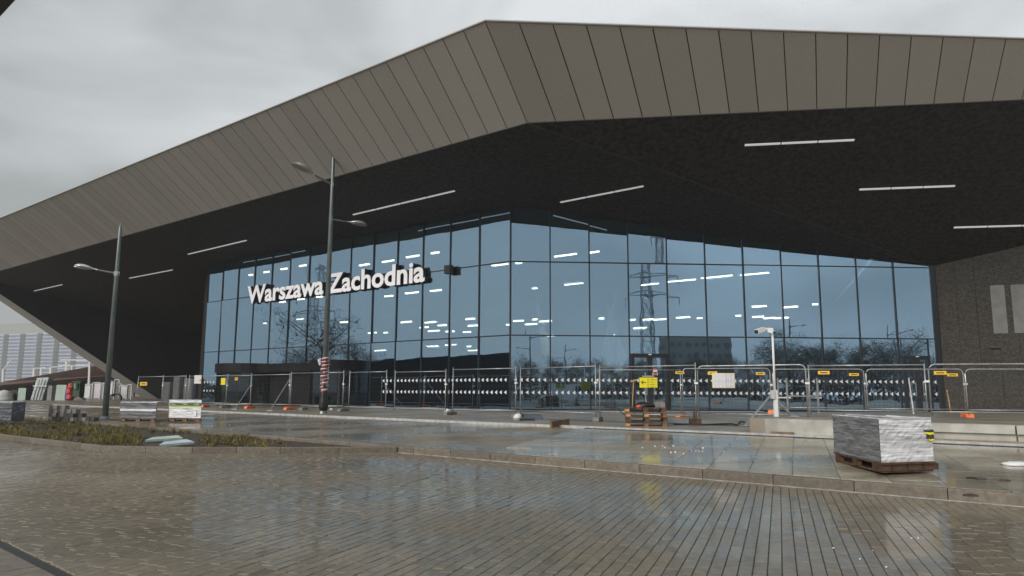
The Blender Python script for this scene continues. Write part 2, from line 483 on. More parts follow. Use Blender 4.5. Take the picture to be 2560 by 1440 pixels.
plaza = pz.build('plaza', 'plaza'); tag(plaza, kind='structure')

# pavers of the road, laid in rows that run about 20 degrees right of the view
PA = math.atan2(math.cos(math.radians(19.9)), math.sin(math.radians(19.9)))
PX, PY = uz(PA), uz(PA - math.pi / 2)     # along the row, across the rows
PW, PL, GAP = .110, .29, .007
bed_out = [onz(x, y, 0) for x, y in ((-260, 1058), (0, 1098), (250, 1129), (480, 1133), (700, 1133), (992, 1131.5))]
CH0, CH1 = onz(0, 1352, 0), onz(180, 1440, 0)
CHD = (CH1 - CH0).normalized(); CHN = V((CHD.y, -CHD.x, 0))
if CHN.y > 0: CHN = -CHN                   # towards the near left corner
def stone(poly, z0, z1, tilt, ch=.006):
    """cut stone with a chamfered top edge"""
    n = len(poly); cx = sum(p[0] for p in poly) / n; cy = sum(p[1] for p in poly) / n
    vs = [V((p[0], p[1], z0)) for p in poly]
    def tz(x, y): return z1 + (x - cx) * tilt[0] + (y - cy) * tilt[1]
    vs += [V((p[0], p[1], tz(*p) - ch)) for p in poly]
    for p in poly:
        dx, dy = cx - p[0], cy - p[1]; L = math.hypot(dx, dy) or 1
        k = ch * 1.5 / L
        vs.append(V((p[0] + dx * k, p[1] + dy * k, tz(p[0], p[1]))))
    fs = [tuple(range(2 * n, 3 * n))]
    for i in range(n):
        j = (i + 1) % n
        fs.append((i, j, n + j, n + i)); fs.append((n + i, n + j, 2 * n + j, 2 * n + i))
    return vs, fs
def inside_bed(x, y):
    if kq((x, y)) > -.02: return True
    pts = bed_out
    for i in range(len(pts) - 1):
        if pts[i].x - .05 <= x <= pts[i + 1].x + .05:
            t = (x - pts[i].x) / (pts[i + 1].x - pts[i].x)
            if y > pts[i].y + (pts[i + 1].y - pts[i].y) * t - .05: return True
    return False
def proj(p):
    v = V(p) - CAMO; w = v.dot(_f)
    if w < .1: return None
    return 1280 + FPX * v.dot(CR) / w, 720 - FPX * v.dot(CU) / w
singles, merged = [], []
rows_n = int(60 / PW)
for r in range(-rows_n, rows_n):
    off = random.random() * PL
    s = -12.0 + off
    c0 = PY * (r * PW)
    while s < 34:
        c = V((0, 9, 0)) + c0 + PX * s
        s += PL
        if not (4.6 < c.y < 33): continue
        pr = proj((c.x, c.y, 0))
        if pr is None or not (-150 < pr[0] < 2710) or pr[1] > 1520: continue
        q = kq(c)
        if q > .25 or inside_bed(c.x, c.y) and q < -.02: continue
        if (V((c.x, c.y, 0)) - CH0).dot(CHN) > .2: continue
        l, w = PL - GAP * random.uniform(.5, 1.1), PW - GAP * random.uniform(.8, 1.3)
        cs = [c + PX * (i * l / 2) + PY * (j * w / 2) for i, j in ((-1, -1), (1, -1), (1, 1), (-1, 1))]
        poly = [(p.x, p.y) for p in cs]
        cl = clip(poly, KN, K0.dot(KN) - .04)
        if len(cl) > 2: cl = clip(cl, CHN, CH0.dot(CHN) - .025)
        if len(cl) < 3 or area(cl) < .002: continue
        full = abs(area(cl) - area(poly)) < 1e-5
        t = min(1, max(0, random.gauss(.45, .11)))
        merged.append((c.y, c, cl, t, full, pr))
merged.sort(key=lambda e: e[0])
n_single = 0
pave_meshes = []
for k in range(8):
    poly = [(-(PL - GAP) / 2, -(PW - GAP) / 2), ((PL - GAP) / 2, -(PW - GAP) / 2), ((PL - GAP) / 2, (PW - GAP) / 2), (-(PL - GAP) / 2, (PW - GAP) / 2)]
    vs, fs = stone(poly, -.05, .0, (0, 0))
    me = bpy.data.meshes.new('paver'); me.from_pydata([tuple(v) for v in vs], [], fs); me.materials.append(MATS['paver'])
    a = me.attributes.new('tone', 'FLOAT', 'FACE'); a.data.foreach_set('value', [.12 + .1 * k] * len(fs))
    pave_meshes.append(me)
bv, bf, bt = [], [], []
for (yy, c, cl, t, full, pr) in merged:
    z = random.uniform(-.003, .003)
    if full and n_single < 300 and -5 < pr[0] < 2565 and pr[1] < 1445 and pr[0] > 900:
        o = bpy.data.objects.new('paver', pave_meshes[min(7, max(0, int((t - .12) / .1)))])
        COL.objects.link(o); o.parent = road; o.location = V((c.x, c.y, z)) - V(road.location)
        o.rotation_euler = (random.gauss(0, .006), random.gauss(0, .004), PA)
        n_single += 1
        continue
    vs, fs = stone(cl, -.05, z, (random.gauss(0, .006 if yy < 11 else .0035), random.gauss(0, .006 if yy < 11 else .0035)))
    b = len(bv); bv += vs; bf += [tuple(i + b for i in f) for f in fs]; bt += [t] * len(fs)
po = link_mesh('paver_field', bv, bf, 'paver', road, tones=bt); po['kind'] = 'stuff'

# pavement slabs
SX, SY = uz(math.radians(69)), uz(math.radians(-21))
SW, SL = .66, 1.0
n_slab = 0
for r in range(-6, 40):
    off = (r % 3) * SL / 3
    for k in range(-12, 30):
        c = V((1.2, 8, 0)) + SY * (r * SW) + SX * (k * SL + off)
        q = kq(c)
        if q < -.6 or q > 7.4: continue
        pr = proj((c.x, c.y, pave_z(q)))
        if pr is None or not (1290 < pr[0] < 2850): continue
        g = .008
        poly = [c + SX * (i * (SL - g) / 2) + SY * (j * (SW - g) / 2) for i, j in ((-1, -1), (1, -1), (1, 1), (-1, 1))]
        poly = [(p.x, p.y) for p in poly]
        poly = clip(poly, -KN, -K0.dot(KN) - .175); poly = clip(poly, KN, K0.dot(KN) + 6.72) if len(poly) > 2 else poly
        if len(poly) < 3 or area(poly) < .02: continue
        cx = sum(p[0] for p in poly) / len(poly); cy = sum(p[1] for p in poly) / len(poly)
        zz = pave_z(kq((cx, cy))) + random.uniform(-.0015, .0015)
        vs, fs = stone(poly, zz - .05, zz, (KN.x * .026 + random.gauss(0, .0012), KN.y * .026 + random.gauss(0, .0012)), .003)
        t = min(1, max(0, random.gauss(.5, .22)))
        link_mesh('paving_slab', vs, fs, 'slab', pavement, tones=[t] * len(fs)); n_slab += 1

# kerb stones along the road
def kerb_stone(a, b, n, w, h, z0, parent, name='kerb_stone'):
    d = (b - a).normalized(); g = d * .006
    a, b = a + g, b - g
    ch = .018
    prof = [(0, z0 - .1), (0, h - ch), (ch, h), (w, h), (w, z0 - .1)]
    n = V(n).normalized()
    poly = [a + n * x + V((0, 0, z)) for x, z in prof]
    mb = MB().prism(poly, b - a)
    return link_mesh(name, mb.v, mb.f, 'kerb', parent, tones=[random.random()] * len(mb.f))
KS = 1.17
s0 = ks(onz(1936, 1212, 0))
for i in range(-34, 9):
    s = s0 + i * KS
    if s + KS < -46 or s > 16: continue
    kerb_stone(kp(s, 0), kp(s + KS, 0), KN, .16, KERB_H + random.uniform(-.003, .003), 0, pavement)
for i in range(-14, 5):
    MB().prism([kp(i * 3.0, -.034, -.02), kp(i * 3.0, -.004, -.02), kp(i * 3.0, -.004, .006), kp(i * 3.0, -.034, .004)], KD * 2.99).build('joint_strip', 'granite_strip', road)
# slot drain and light granite edging at the back of the pavement
for i in range(-18, 11):
    s = -22 + (i + 18) * 1.5
for i in range(-40, 22):
    a, b = i * 1.2, i * 1.2 + 1.194
    p = proj(kp(a, 7.0, PZ1))
    if p is None: continue
    MB().add([], []).prism([kp(a, 6.98, PZ1 - .05), kp(a, 7.2, PZ1 - .05), kp(a, 7.2, PZ1 + .05), kp(a, 6.98, PZ1 + .05)], kp(b, 0) - kp(a, 0)).build('edging_stone', 'granite_strip', pavement)
MB().prism([kp(-3, 6.74, PZ1 - .06), kp(-3, 6.94, PZ1 - .06), kp(-3, 6.94, PZ1 + .004), kp(-3, 6.74, PZ1 - .003)], KD * 22).build('drain_channel', 'rubber', pavement)

# road channel in the near left corner
mb = MB().prism([CH0 - CHD * 4 + CHN * -.02 + V((0, 0, -.011)), CH0 - CHD * 4 + CHN * .09 + V((0, 0, -.011)), CH0 - CHD * 4 + CHN * .09 + V((0, 0, -.1)), CH0 - CHD * 4 + CHN * -.02 + V((0, 0, -.1))], CHD * 9)
mb.build('gutter_slot', 'rubber', road)
for i in range(8):
    a = CH0 + CHD * (-4 + i * 1.1) + CHN * .095; b = a + CHD * 1.1
    k = kerb_stone(V((a.x, a.y, 0)), V((b.x, b.y, 0)), CHN, .3, .02, 0, road)
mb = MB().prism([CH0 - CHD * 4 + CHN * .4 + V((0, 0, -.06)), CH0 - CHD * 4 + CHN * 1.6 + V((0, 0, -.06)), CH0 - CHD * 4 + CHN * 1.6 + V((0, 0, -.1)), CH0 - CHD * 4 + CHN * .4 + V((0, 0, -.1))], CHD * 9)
mb.build('gutter_bed', 'rubber', road)  # black strip stands in for the shadow gap on the near side of the kerb

# planting bed: outer kerb, soil, grass
bo = [V((p.x, p.y, 0)) for p in bed_out]
for a, b in zip(bo[:-1], bo[1:]):
    L = (b - a).length; n = max(1, round(L / 1.1)); d = (b - a) / n
    nn = V((-d.y, d.x, 0))
    for i in range(n): kerb_stone(a + d * i, a + d * (i + 1), nn, .13, .13, 0, road)
sp = [p + V((0, .12, .06)) for p in bo] + [kp(ks(bo[-1]) - .1, -.02, .06), kp(ks(bo[0]) - 4, -.02, .06)]
soil = MB().add(sp, [tuple(range(len(sp)))]).build('soil', 'soil'); tag(soil, kind='structure')
gv, gf = [], []
def in_soil(x, y):
    return kq((x, y)) < -.1 and inside_bed(x, y - .2)
tries = 0; cnt = 0
while cnt < 1000 and tries < 60000:
    tries += 1
    px = random.uniform(-60, 660) if random.random() < .93 else random.uniform(600, 720)
    py = random.uniform(1050, 1132)
    if 360 < px < 500 and 1085 < py: continue
    c = onz(px, py, .07)
    if not in_soil(c.x, c.y): continue
    dens = .5 + .5 * math.sin(c.x * 2.3 + 1.3 * math.sin(c.y * 1.9)) 
    if px > 330: dens *= .55
    if random.random() > .18 + .8 * dens: continue
    cnt += 1
    hgt = random.uniform(.04, .16) * (.8 + .5 * dens)
    for k in range(random.randint(5, 9)):
        a = random.uniform(0, 6.28); ln = random.uniform(.05, .2); w = random.uniform(.005, .012)
        b0 = c + V((random.gauss(0, .035), random.gauss(0, .035), 0)); dd = V((math.cos(a), math.sin(a), 0)); nn = V((-dd.y, dd.x, 0)) * w
        h = hgt * random.uniform(.5, 1.1)
        i = len(gv)
        gv += [b0 - nn, b0 + nn, b0 + dd * ln * .5 + V((0, 0, h)) + nn * .7, b0 + dd * ln * .5 + V((0, 0, h)) - nn * .7, b0 + dd * ln + V((0, 0, h * .75))]
        gf += [(i, i + 1, i + 2, i + 3), (i + 3, i + 2, i + 4)]
go = link_mesh('bed_grass', gv, gf, 'grass_blade', None)
tag(go, 'yellow green sprawling ground cover plants in the soil bed', 'grass', kind='stuff')

# ------------------------------------------------------------------ station building
C = onz(1275, 1027, FLOOR)
AL = math.radians(141.44); UL = uz(AL)             # left facade runs away to the left
NL = V((UL.y, -UL.x, 0))                           # into the building
if NL.y < 0: NL = -NL
AR = math.radians(3.6); UR = uz(AR)
NR = V((-UR.y, UR.x, 0))                           # into the building
LL, LR = 29.3, 22.05
station = empty('station_building', C, 'long modern station hall with folded grey metal canopy and tall blue tinted glass front', 'station')
Z1, Z2 = 4.19, 7.93
Ct = on(1278, 515, C, (0, 1, 0)); Et = C + UR * LR; Et = V((Et.x, Et.y, on(2338, 664, C, NR).z))
NS = UL.cross(Et - Ct).normalized()
if NS.z > 0: NS = -NS
A = on(1318, 308, Ct, NS)
T = on(-32, 702, Ct, NS); tt = (T - A).dot(UL); T = A + UL * tt
J = -bearing(2070, 2120).normalized()
WID = 4.76
At, Tt = A + J * WID, A + UL * tt + J * WID
AF = math.radians(3.3); UF = uz(AF)
NF = UF.cross(J)
B = on(2560, 250, A, NF)
B = A + (B - A) * 1.5
def soff(x, y): return Ct.z + (-(NS.x * (x - Ct.x) + NS.y * (y - Ct.y)) / NS.z)
NS2 = (Et - A).cross(B - A).normalized()
def soff2(x, y): return A.z + (-(NS2.x * (x - A.x) + NS2.y * (y - A.y)) / NS2.z)
# side wall on the right: comes towards the camera from the end of the glass
Wp = on(2560, 610, A, NS2)
WD = V((Wp.x - Et.x, Wp.y - Et.y, 0)).normalized()

# fascia panels
def fascia_strip(P0, P1, low_fn, n, w):
    """panels between the outer edge P0-P1 and the soffit edge"""
    e = P1 - P0; nrm = e.cross(J).normalized()
    if nrm.z > 0: nrm = -nrm
    for i in range(n):
        g = .045 / (e.length / n)
        t0, t1 = (i + g / 2) / n, (i + 1 - g / 2) / n
        a, b = P0 + e * t0, P0 + e * t1
        c, d = low_fn(t1), low_fn(t0)
        MB().prism([a, b, c, d], -nrm * .06).build('fascia_panel', random.choice(('fascia', 'fascia', 'fascia_pale', 'fascia_dull')), station)
    a, b, c, d = P0, P1, low_fn(1), low_fn(0)
    MB().add([p - nrm * .045 for p in (a, b, c, d)], [(0, 1, 2, 3)]).build('fascia_backing', 'fascia_joint', station)
npl = round(tt / 1.03)
fascia_strip(At, Tt, lambda t: A + (T - A) * t, npl, WID)
LRU = 32.0
Bt = At + UF * LRU
# the lower edge as a function of the outer edge: follow J until the line A-B
def low_r(t):
    p = At + UF * (LRU * t)
    # solve p - J*k on line A + (B-A)*m (same plane)
    M = Matrix(((-J.x, -(B - A).x), (-J.y, -(B - A).y)))
    r = V((A.x - p.x, A.y - p.y))
    k, mm = M.inverted() @ r
    return p - J * k
Bl = low_r(1)
fascia_strip(At, Bt, low_r, 27, WID)
# trims on the edges
for nm, a, b, r in (('edge_trim', A, T, .05), ('edge_trim', A, Bl, .05), ('edge_trim', At, Tt, .045), ('edge_trim', At, Bt, .045)):
    MB().bar(a + V((0, 0, .02)), b + V((0, 0, .02)), .07, .05).build(nm, 'edge_trim', station)
# soffit (two facets meeting in a crease) and inclined end wall
K = on(505, 843, Ct, NS)
Ff = onz(398, 999, FLOOR - .1)
NK = (Ff - T).cross(K - T).normalized()
up = V((0, 0, .02))
kback = K + (K - T).normalized() * 12
backp = C + NL * 70
bl = V((backp.x, backp.y, soff(backp.x, backp.y)))
def up_to(p): return V((p.x, p.y, soff(p.x, p.y)))
lend = C + UL * (LL + .2)
MB().prism([A, T, K, up_to(lend + NL * .2), up_to(C + NL * .2), up_to(C + UR * LR + NR * .2)], V((0, 0, .05))).build('soffit', 'soffit', station)
far = Et + WD * 26
def up2(p): return V((p.x, p.y, soff2(p.x, p.y)))
MB().prism([A, Et, up2(Et + NR * .5), up2(Et + UR * 1.4 + NR * .5), up2(Et + UR * 1.4 + WD * 17), Bl], V((0, 0, .05))).build('soffit', 'soffit', station)
MB().bar(A + V((0, 0, -.01)), Et + V((0, 0, -.01)), .09, .05).build('soffit_seam', 'fascia_joint', station)  # dark bar added to draw the shading break along the fold
# inclined end wall: from the crease T-K down to the ground through Ff
gdir = NK.cross(V((0, 0, 1))).normalized()
if gdir.y < 0: gdir = -gdir
tb = 0.0
while proj(Ff + gdir * tb)[0] < 500 and tb < 90: tb += .25
Fb = Ff + gdir * tb
MB().prism([T, Ff, Fb, K], NK * .05 if NK.z > 0 else -NK * .05).build('end_wall', 'soffit_dark', station)
# grey edge strip along the inclined end
wdir = V((-.85, -.5, 0)).normalized()
nst = (Ff - T).cross(wdir).normalized()
O0, O1 = on(-100, 684, T, nst), on(352, 992, T, nst)
for i in range(6):
    t0, t1 = (i + .003) / 6, (i + .997) / 6
    a, b = T + (Ff - T) * t0, T + (Ff - T) * t1
    c, d = O0 + (O1 - O0) * t1, O0 + (O1 - O0) * t0
    nn = nst if nst.y > 0 else -nst
    MB().prism([a, b, c, d], nn * .08).build('end_fascia_panel', 'fascia', station)
MB().prism([O0, O1, O1 + V((3, 18, 0)), O0 + V((3, 18, 0))], V((-.05, 0, .05))).build('end_outer_cladding', 'fascia', station)
MB().add([Tt, T, O0], [(0, 1, 2)]).build('end_corner_cladding', 'fascia', station)
# roof deck closing the canopy from above
rz = V((0, 0, .25))
MB().prism([At, Bt, V((Bt.x + 4, 110, At.z + 1.5)), V((-20, 130, At.z + 1.5)), Tt], V((0, 0, .1))).build('roof', 'fascia', station)

# soffit light strips
def soffit_light(x0, y0, x1, y1, n, plane):
    pt, nrm = plane
    a, b = on(x0, y0, pt, nrm), on(x1, y1, pt, nrm)
    for i in range(n):
        p, q = a + (b - a) * ((i + .02) / n), a + (b - a) * ((i + .98) / n)
        MB().bar(p + nrm * .02, q + nrm * .02, .085, .05, up=nrm).build('soffit_light', 'lamp_strip', station)
PL1, PL2 = (Ct, NS), (A, NS2 if NS2.z < 0 else -NS2)
for a in ((882, 536, 1138, 476, 4, PL1), (1400, 505, 1610, 464, 3, PL1), (470, 635, 617, 600, 4, PL1), (323, 695, 432, 674, 4, PL1), (85, 727, 156, 711, 3, PL1),
          (1860, 362, 2137, 349, 3, PL2), (2147, 473, 2388, 464, 3, PL2), (2383, 568, 2640, 561, 3, PL2)):
    soffit_light(*a)

# glass facades: panes, mullions, transoms, head band
def facade(org, U, N, xs, ztop, skip=()):
    for i in range(len(xs) - 1):
        x0, x1 = xs[i], xs[i + 1]
        for (za, zb) in ((FLOOR + .06, Z1), (Z1, Z2), (Z2, 99)):
            if (i, za) in skip: continue
            z0, z1 = za + .03, zb - .03
            if zb == 99:
                ta, tb = ztop(x0) , ztop(x1)
                if ta - Z2 < .1 and tb - Z2 < .1: continue
                z1a, z1b = max(z0 + .01, ta), max(z0 + .01, tb)
            else: z1a = z1b = min(z1, 99)
            t1, t2 = random.gauss(0, .0042), random.gauss(0, .003)
            def P(x, z): return org + U * x + V((0, 0, z - org.z)) + N * ((x - x0) * t1 + (z - z0) * t2)
            g = .025
            MB().prism([P(x0 + g, z0), P(x1 - g, z0), P(x1 - g, z1b), P(x0 + g, z1a)], N * .012).build('glass_pane', 'facade_glass', station)
    for x in xs:
        zt = max(Z2, ztop(x)) + .1
        b = org + U * x
        MB().box(b + N * .06 + V((0, 0, (zt - FLOOR) / 2 )), .06, .22, zt - FLOOR, (U, N, V((0, 0, 1)))).build('mullion', 'frame_black', station)
    L = xs[-1] - xs[0]
    for z in (FLOOR + .03, Z1, Z2):
        for i in range(len(xs) - 1):
            x0, x1 = xs[i] + .031, xs[i + 1] - .031
            if z == Z2 and ztop((x0 + x1) / 2) < Z2 + .05: continue
            MB().box(org + U * ((x0 + x1) / 2) + N * .05 + V((0, 0, z - org.z)), x1 - x0, .14, .06, (U, N, V((0, 0, 1)))).build('transom', 'frame_black', station)
def zl(x):
    p = C + UL * x; return soff(p.x, p.y)
def zr(x):
    p = C + UR * x; return soff(p.x, p.y)
facade(C, UL, NL, [i * LL / 14 for i in range(15)], zl)
facade(C, UR, NR, [.0] + [i * LR / 11 for i in range(1, 12)], zr)
# end cheek of the hall on the left and the dark corner column on the right
le = C + UL * LL
HB = V((-.385, .923, 0))
MB().prism([le + UL * .03, le + UL * .45, le + UL * .45 + V((0, 0, 10.2)), le + UL * .03 + V((0, 0, 10.2))], HB * 50).build('hall_end_wall', 'soffit_dark', station)
MB().box(V((Et.x, Et.y, (Et.z + FLOOR) / 2)) + UR * .14 + NR * .1, .22, .3, Et.z - FLOOR, (UR, NR, V((0, 0, 1)))).build('corner_post', 'frame_black', station)

# hall interior
zc = 10.9
MB().add([C + NL * .4 + V((0, 0, .02)), C + UL * LL + NL * .3 + V((0, 0, .02)), C + UL * LL + HB * 52 + V((0, 0, .02)), C + UR * LR + NR * 60 + V((0, 0, .02)), C + UR * LR + NR * .3 + V((0, 0, .02))], [(4, 3, 2, 1, 0)]).build('hall_floor', 'hall_floor', station)
yb = 104
MB().box((8, yb, 6), 104, .4, 12).build('hall_back_wall', 'hall_wall', station)
c1 = C + UL * LL + NL * 1.0; c2 = C + UR * LR + NR * 1.0
MB().prism([V((c1.x, c1.y, 11.6)), V((C.x, C.y + 1, 11.6)), V((c2.x, c2.y, 11.6)), V((44, 104, 11.6)), V((-58, 104, 11.6))], V((0, 0, .2))).build('hall_ceiling', 'hall_ceiling', station)
MB().prism([V((c2.x + .3, c2.y, FLOOR)), V((c2.x + .5, c2.y, FLOOR)), V((c2.x + 22, 104, FLOOR)), V((c2.x + 21.8, 104, FLOOR))], V((0, 0, 11))).build('hall_side_wall', 'hall_wall', station)
for (x, y, Y, lean) in ((1497, 985, 52, .9), (1585, 985, 60, -1.2), (1390, 985, 56, -.9)):
    a = ony(x, y, Y); a = V((a.x, a.y, FLOOR)); b = V((a.x + lean * 1.6, a.y + 1, 8.6))
    MB().tube([a, b], [.62, .12], 10).build('hall_column', 'hall_column', station, smooth=True)
# interior tube lights: hung under the ceiling in rows
def tube_light(p, L, d=None):
    d = d or -UL
    MB().bar(p - d * (L / 2), p + d * (L / 2), .13, .1).build('tube_light', 'tube_light', station)
near = [(620, 687, 634), (656, 680, 676), (698, 672, 722), (744, 664, 769), (893, 662, 928), (950, 653, 990), (1010, 641, 1053), (1075, 632, 1100),
        (695, 755, 718), (740, 748, 765), (788, 742, 810), (958, 740, 986), (1008, 732, 1051), (1072, 726, 1107), (658, 808, 667), (737, 798, 763),
        (1225, 662, 1274), (1288, 657, 1306), (1382, 638, 1445), (1472, 630, 1499), (1330, 721, 1344), (1408, 710, 1461), (1602, 711, 1648), (1663, 702, 1740), (1752, 692, 1830), (1852, 685, 1921)]
for x0, y, x1 in near:
    if y < 725: zz = 10.6
    else: zz = 8.6
    p = onz((x0 + x1) / 2, y, zz); q = onz(x1, y, zz)
    L = 2 * (q - p).length
    tube_light(p, L * 1.05)
rl = random.Random(3)
for (zz, ys, xs0, xs1, step) in ((6.4, 800, 860, 2000, 34), (6.4, 812, 880, 1330, 44), (6.4, 826, 900, 1660, 38), (5.6, 842, 1120, 1560, 60), (6.8, 772, 1690, 2110, 52), (5.6, 862, 930, 1200, 62), (5.6, 876, 950, 1260, 80)):
    x = xs0
    while x < xs1:
        if rl.random() < .42:
            y = ys - (x - 1280) * .012 + rl.uniform(-4, 4)
            p = onz(x, y, zz)
            if p.y < 98: tube_light(p, rl.choice((.5, .9, 1.1, 1.4)) * p.y / 70)
        x += step * rl.uniform(.7, 1.3)
# dark entrance vestibule just behind the left glass
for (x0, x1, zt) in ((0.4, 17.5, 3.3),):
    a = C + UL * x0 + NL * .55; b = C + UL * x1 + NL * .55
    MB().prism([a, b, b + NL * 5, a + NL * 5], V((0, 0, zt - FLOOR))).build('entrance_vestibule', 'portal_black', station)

# triangle safety markers on the glass
def markers(org, U, N, x0, x1, step, dirs):
    x = x0
    while x < x1:
        for z in (FLOOR + .9, FLOOR + 1.52):
            s = .075; c = org + U * x - N * .012 + V((0, 0, z - org.z))
            MB().prism([c + U * (dirs * s), c - U * (dirs * s) + V((0, 0, .098)), c - U * (dirs * s) - V((0, 0, .098))], -N * .006).build('safety_marker', 'marker_white', station)
        x += step
markers(C, UR, NR, .25, LR - .1, .292, -1)
markers(C, UL, NL, .3, 9.4, .3, 1)
markers(C, UL, NL, 15.6, 17.6, .3, 1)
markers(C, UL, NL, 23.0, 29.0, .42, -1)

# doors in the right facade
for bay in (3, 10):
    x0, x1 = bay * LR / 11 + .06, (bay + 1) * LR / 11 - .06
    if bay == 10: x0 += .12; x1 -= .34
    o = C - NR * .05
    zt = FLOOR + 2.86
    dm = MB()
    for (a, b, w) in ((x0, x0 + .16, 0), (x1 - .16, x1, 0), ((x0 + x1) / 2 - .13, (x0 + x1) / 2 + .13, 0)):
        dm.box(o + UR * ((a + b) / 2) + V((0, 0, (zt - FLOOR - .2) / 2)), b - a, .12, zt - FLOOR - .2, (UR, NR, V((0, 0, 1))))
    dm.box(o + UR * ((x0 + x1) / 2) + V((0, 0, zt - FLOOR - .1)), x1 - x0, .13, .2, (UR, NR, V((0, 0, 1))))
    door = dm.build('double_door', 'frame_black', station)
    MB().box(o + UR * ((x0 + x1) / 2) - NR * .09 + V((0, 0, zt - FLOOR - .05)), .14, .06, .05, (UR, NR, V((0, 0, 1)))).build('door_sensor', 'lamp_slot', door)
    for s in (-1, 1):
        MB().bar(o + UR * ((x0 + x1) / 2 + s * .2) - NR * .11 + V((0, 0, .8)), o + UR * ((x0 + x1) / 2 + s * .2) - NR * .11 + V((0, 0, 1.5)), .035).build('pull_handle', 'steel_galv', door)
# thin stile above the right door
MB().box(C + UR * (LR - .42) + V((0, 0, 3.3)), .06, .1, .9, (UR, NR, V((0, 0, 1)))).build('mullion', 'frame_black', station)

# revolving doors in the left facade
def revolving(x, r, zt):
    c = C + UL * x - NL * .2
    n = 28
    ring = lambda rr, z: [c + UL * (rr * math.cos(2 * math.pi * k / n)) + NL * (rr * math.sin(2 * math.pi * k / n)) + V((0, 0, z - FLOOR)) for k in range(n)]
    m1 = MB().prism(ring(r, zt - .6), V((0, 0, .6)))
    d = m1.build('revolving_door', 'portal_black', station)
    MB().prism(ring(r * .98, FLOOR + .01), V((0, 0, .05))).build('door_sill', 'steel_galv', d)
    for k in range(n):
        a0, a1 = 2 * math.pi * k / n, 2 * math.pi * (k + 1) / n
        mid = (a0 + a1) / 2
        if abs(math.sin(mid)) > .8: continue
        p = [c + UL * (r * .96 * math.cos(a)) + NL * (r * .96 * math.sin(a)) for a in (a0, a1)]
        MB().prism([p[0] + V((0, 0, .06)), p[1] + V((0, 0, .06)), p[1] + V((0, 0, zt - FLOOR - .61)), p[0] + V((0, 0, zt - FLOOR - .61))], (p[0] - c).normalized() * -.012).build('drum_pane', 'door_glass', d)
    for a in (.6, 2.54, 3.74, 5.68):
        p = c + UL * (r * .96 * math.cos(a)) + NL * (r * .96 * math.sin(a))
        MB().tube([p + V((0, 0, .05)), p + V((0, 0, zt - FLOOR - .55))], .09, 8).build('drum_post', 'frame_black', d)
    MB().tube([c + V((0, 0, .05)), c + V((0, 0, zt - FLOOR - .55))], .08, 8).build('centre_shaft', 'frame_black', d)
    for a in (.9, .9 + math.pi / 2, .9 + math.pi, .9 + 1.5 * math.pi):
        w = UL * math.cos(a) + NL * math.sin(a)
        MB().box(c + w * (r * .5) + V((0, 0, 1.15)), r * .9, .04, 2.1, (w, V((-w.y, w.x, 0)), V((0, 0, 1)))).build('door_wing', 'door_glass', d)
revolving(22.2, 2.5, 3.15)
revolving(13.2, 1.7, 3.2)
MB().prism([C + UL * 15.0 - NL * .9, C + UL * 20.4 - NL * 1.4, C + UL * 20.4 - NL * .25, C + UL * 15.0 - NL * .25], V((0, 0, .55))).build('door_header', 'portal_black', station).location.z += 2.1
MB().prism([C + UL * 15.0 - NL * .5, C + UL * 19.8 - NL * .5, C + UL * 19.8 - NL * .25, C + UL * 15.0 - NL * .25], V((0, 0, 2.1))).build('door_surround', 'portal_black', station)

# expanded metal side wall on the right
def wall_pt(s, z):
    p = V((Et.x, Et.y, 0)) + UR * .3 + WD * s; return V((p.x, p.y, z))
WN = V((-WD.y, WD.x, 0))
if WN.x < 0: WN = -WN
hit = on(2560, 800, wall_pt(0, 0), WN); sW = (V((hit.x, hit.y, 0)) - wall_pt(0, 0)).dot(WD)
npan = 5; pwid = sW / 4.3
for i in range(9):
    a, b = i * pwid + .008, (i + 1) * pwid - .008
    za, zb = soff2(*wall_pt(a, 0)[:2]), soff2(*wall_pt(b, 0)[:2])
    rows = [FLOOR + .12, 3.05, 4.95, None]
    for r in range(3):
        z0 = rows[r] + .006
        z1a, z1b = (rows[r + 1] - .006,) * 2 if rows[r + 1] else (za + .03, zb + .03)
        q = [wall_pt(a, z0), wall_pt(b, z0), wall_pt(b, z1b), wall_pt(a, z1a)]
        uv4 = [(a, z0), (b, z0), (b, z1b), (a, z1a)]
        mb = MB().prism(q, WN * .05)
        o = mb.build('metal_panel', 'expanded_metal', station, uvs=uv4 * 2)
MB().prism([wall_pt(-.1, FLOOR - .3), wall_pt(9 * pwid, FLOOR - .3), wall_pt(9 * pwid, 12), wall_pt(-.1, 7.8)], WN * .3).build('wall_core', 'soffit_dark', station).location += WN * .06
for (xa, xb) in ((2482, 2518), (2534, 2600)):
    pa, pb = on(xa, 800, wall_pt(0, 0) - WN * .03, WN), on(xb, 800, wall_pt(0, 0) - WN * .03, WN)
    z0, z1 = on(2520, 833, wall_pt(0, 0), WN).z, on(2520, 712, wall_pt(0, 0), WN).z
    w = MB().prism([V((pa.x, pa.y, z0)), V((pb.x, pb.y, z0)), V((pb.x, pb.y, z1)), V((pa.x, pa.y, z1))], WN * .025).build('side_window', 'window_pale', station)
v0 = on(2487, 868, wall_pt(0, 0) - WN * .06, WN)
MB().box(v0, .5, .22, .1, (WD, WN, V((0, 0, 1)))).build('wall_spout', 'vent', station)

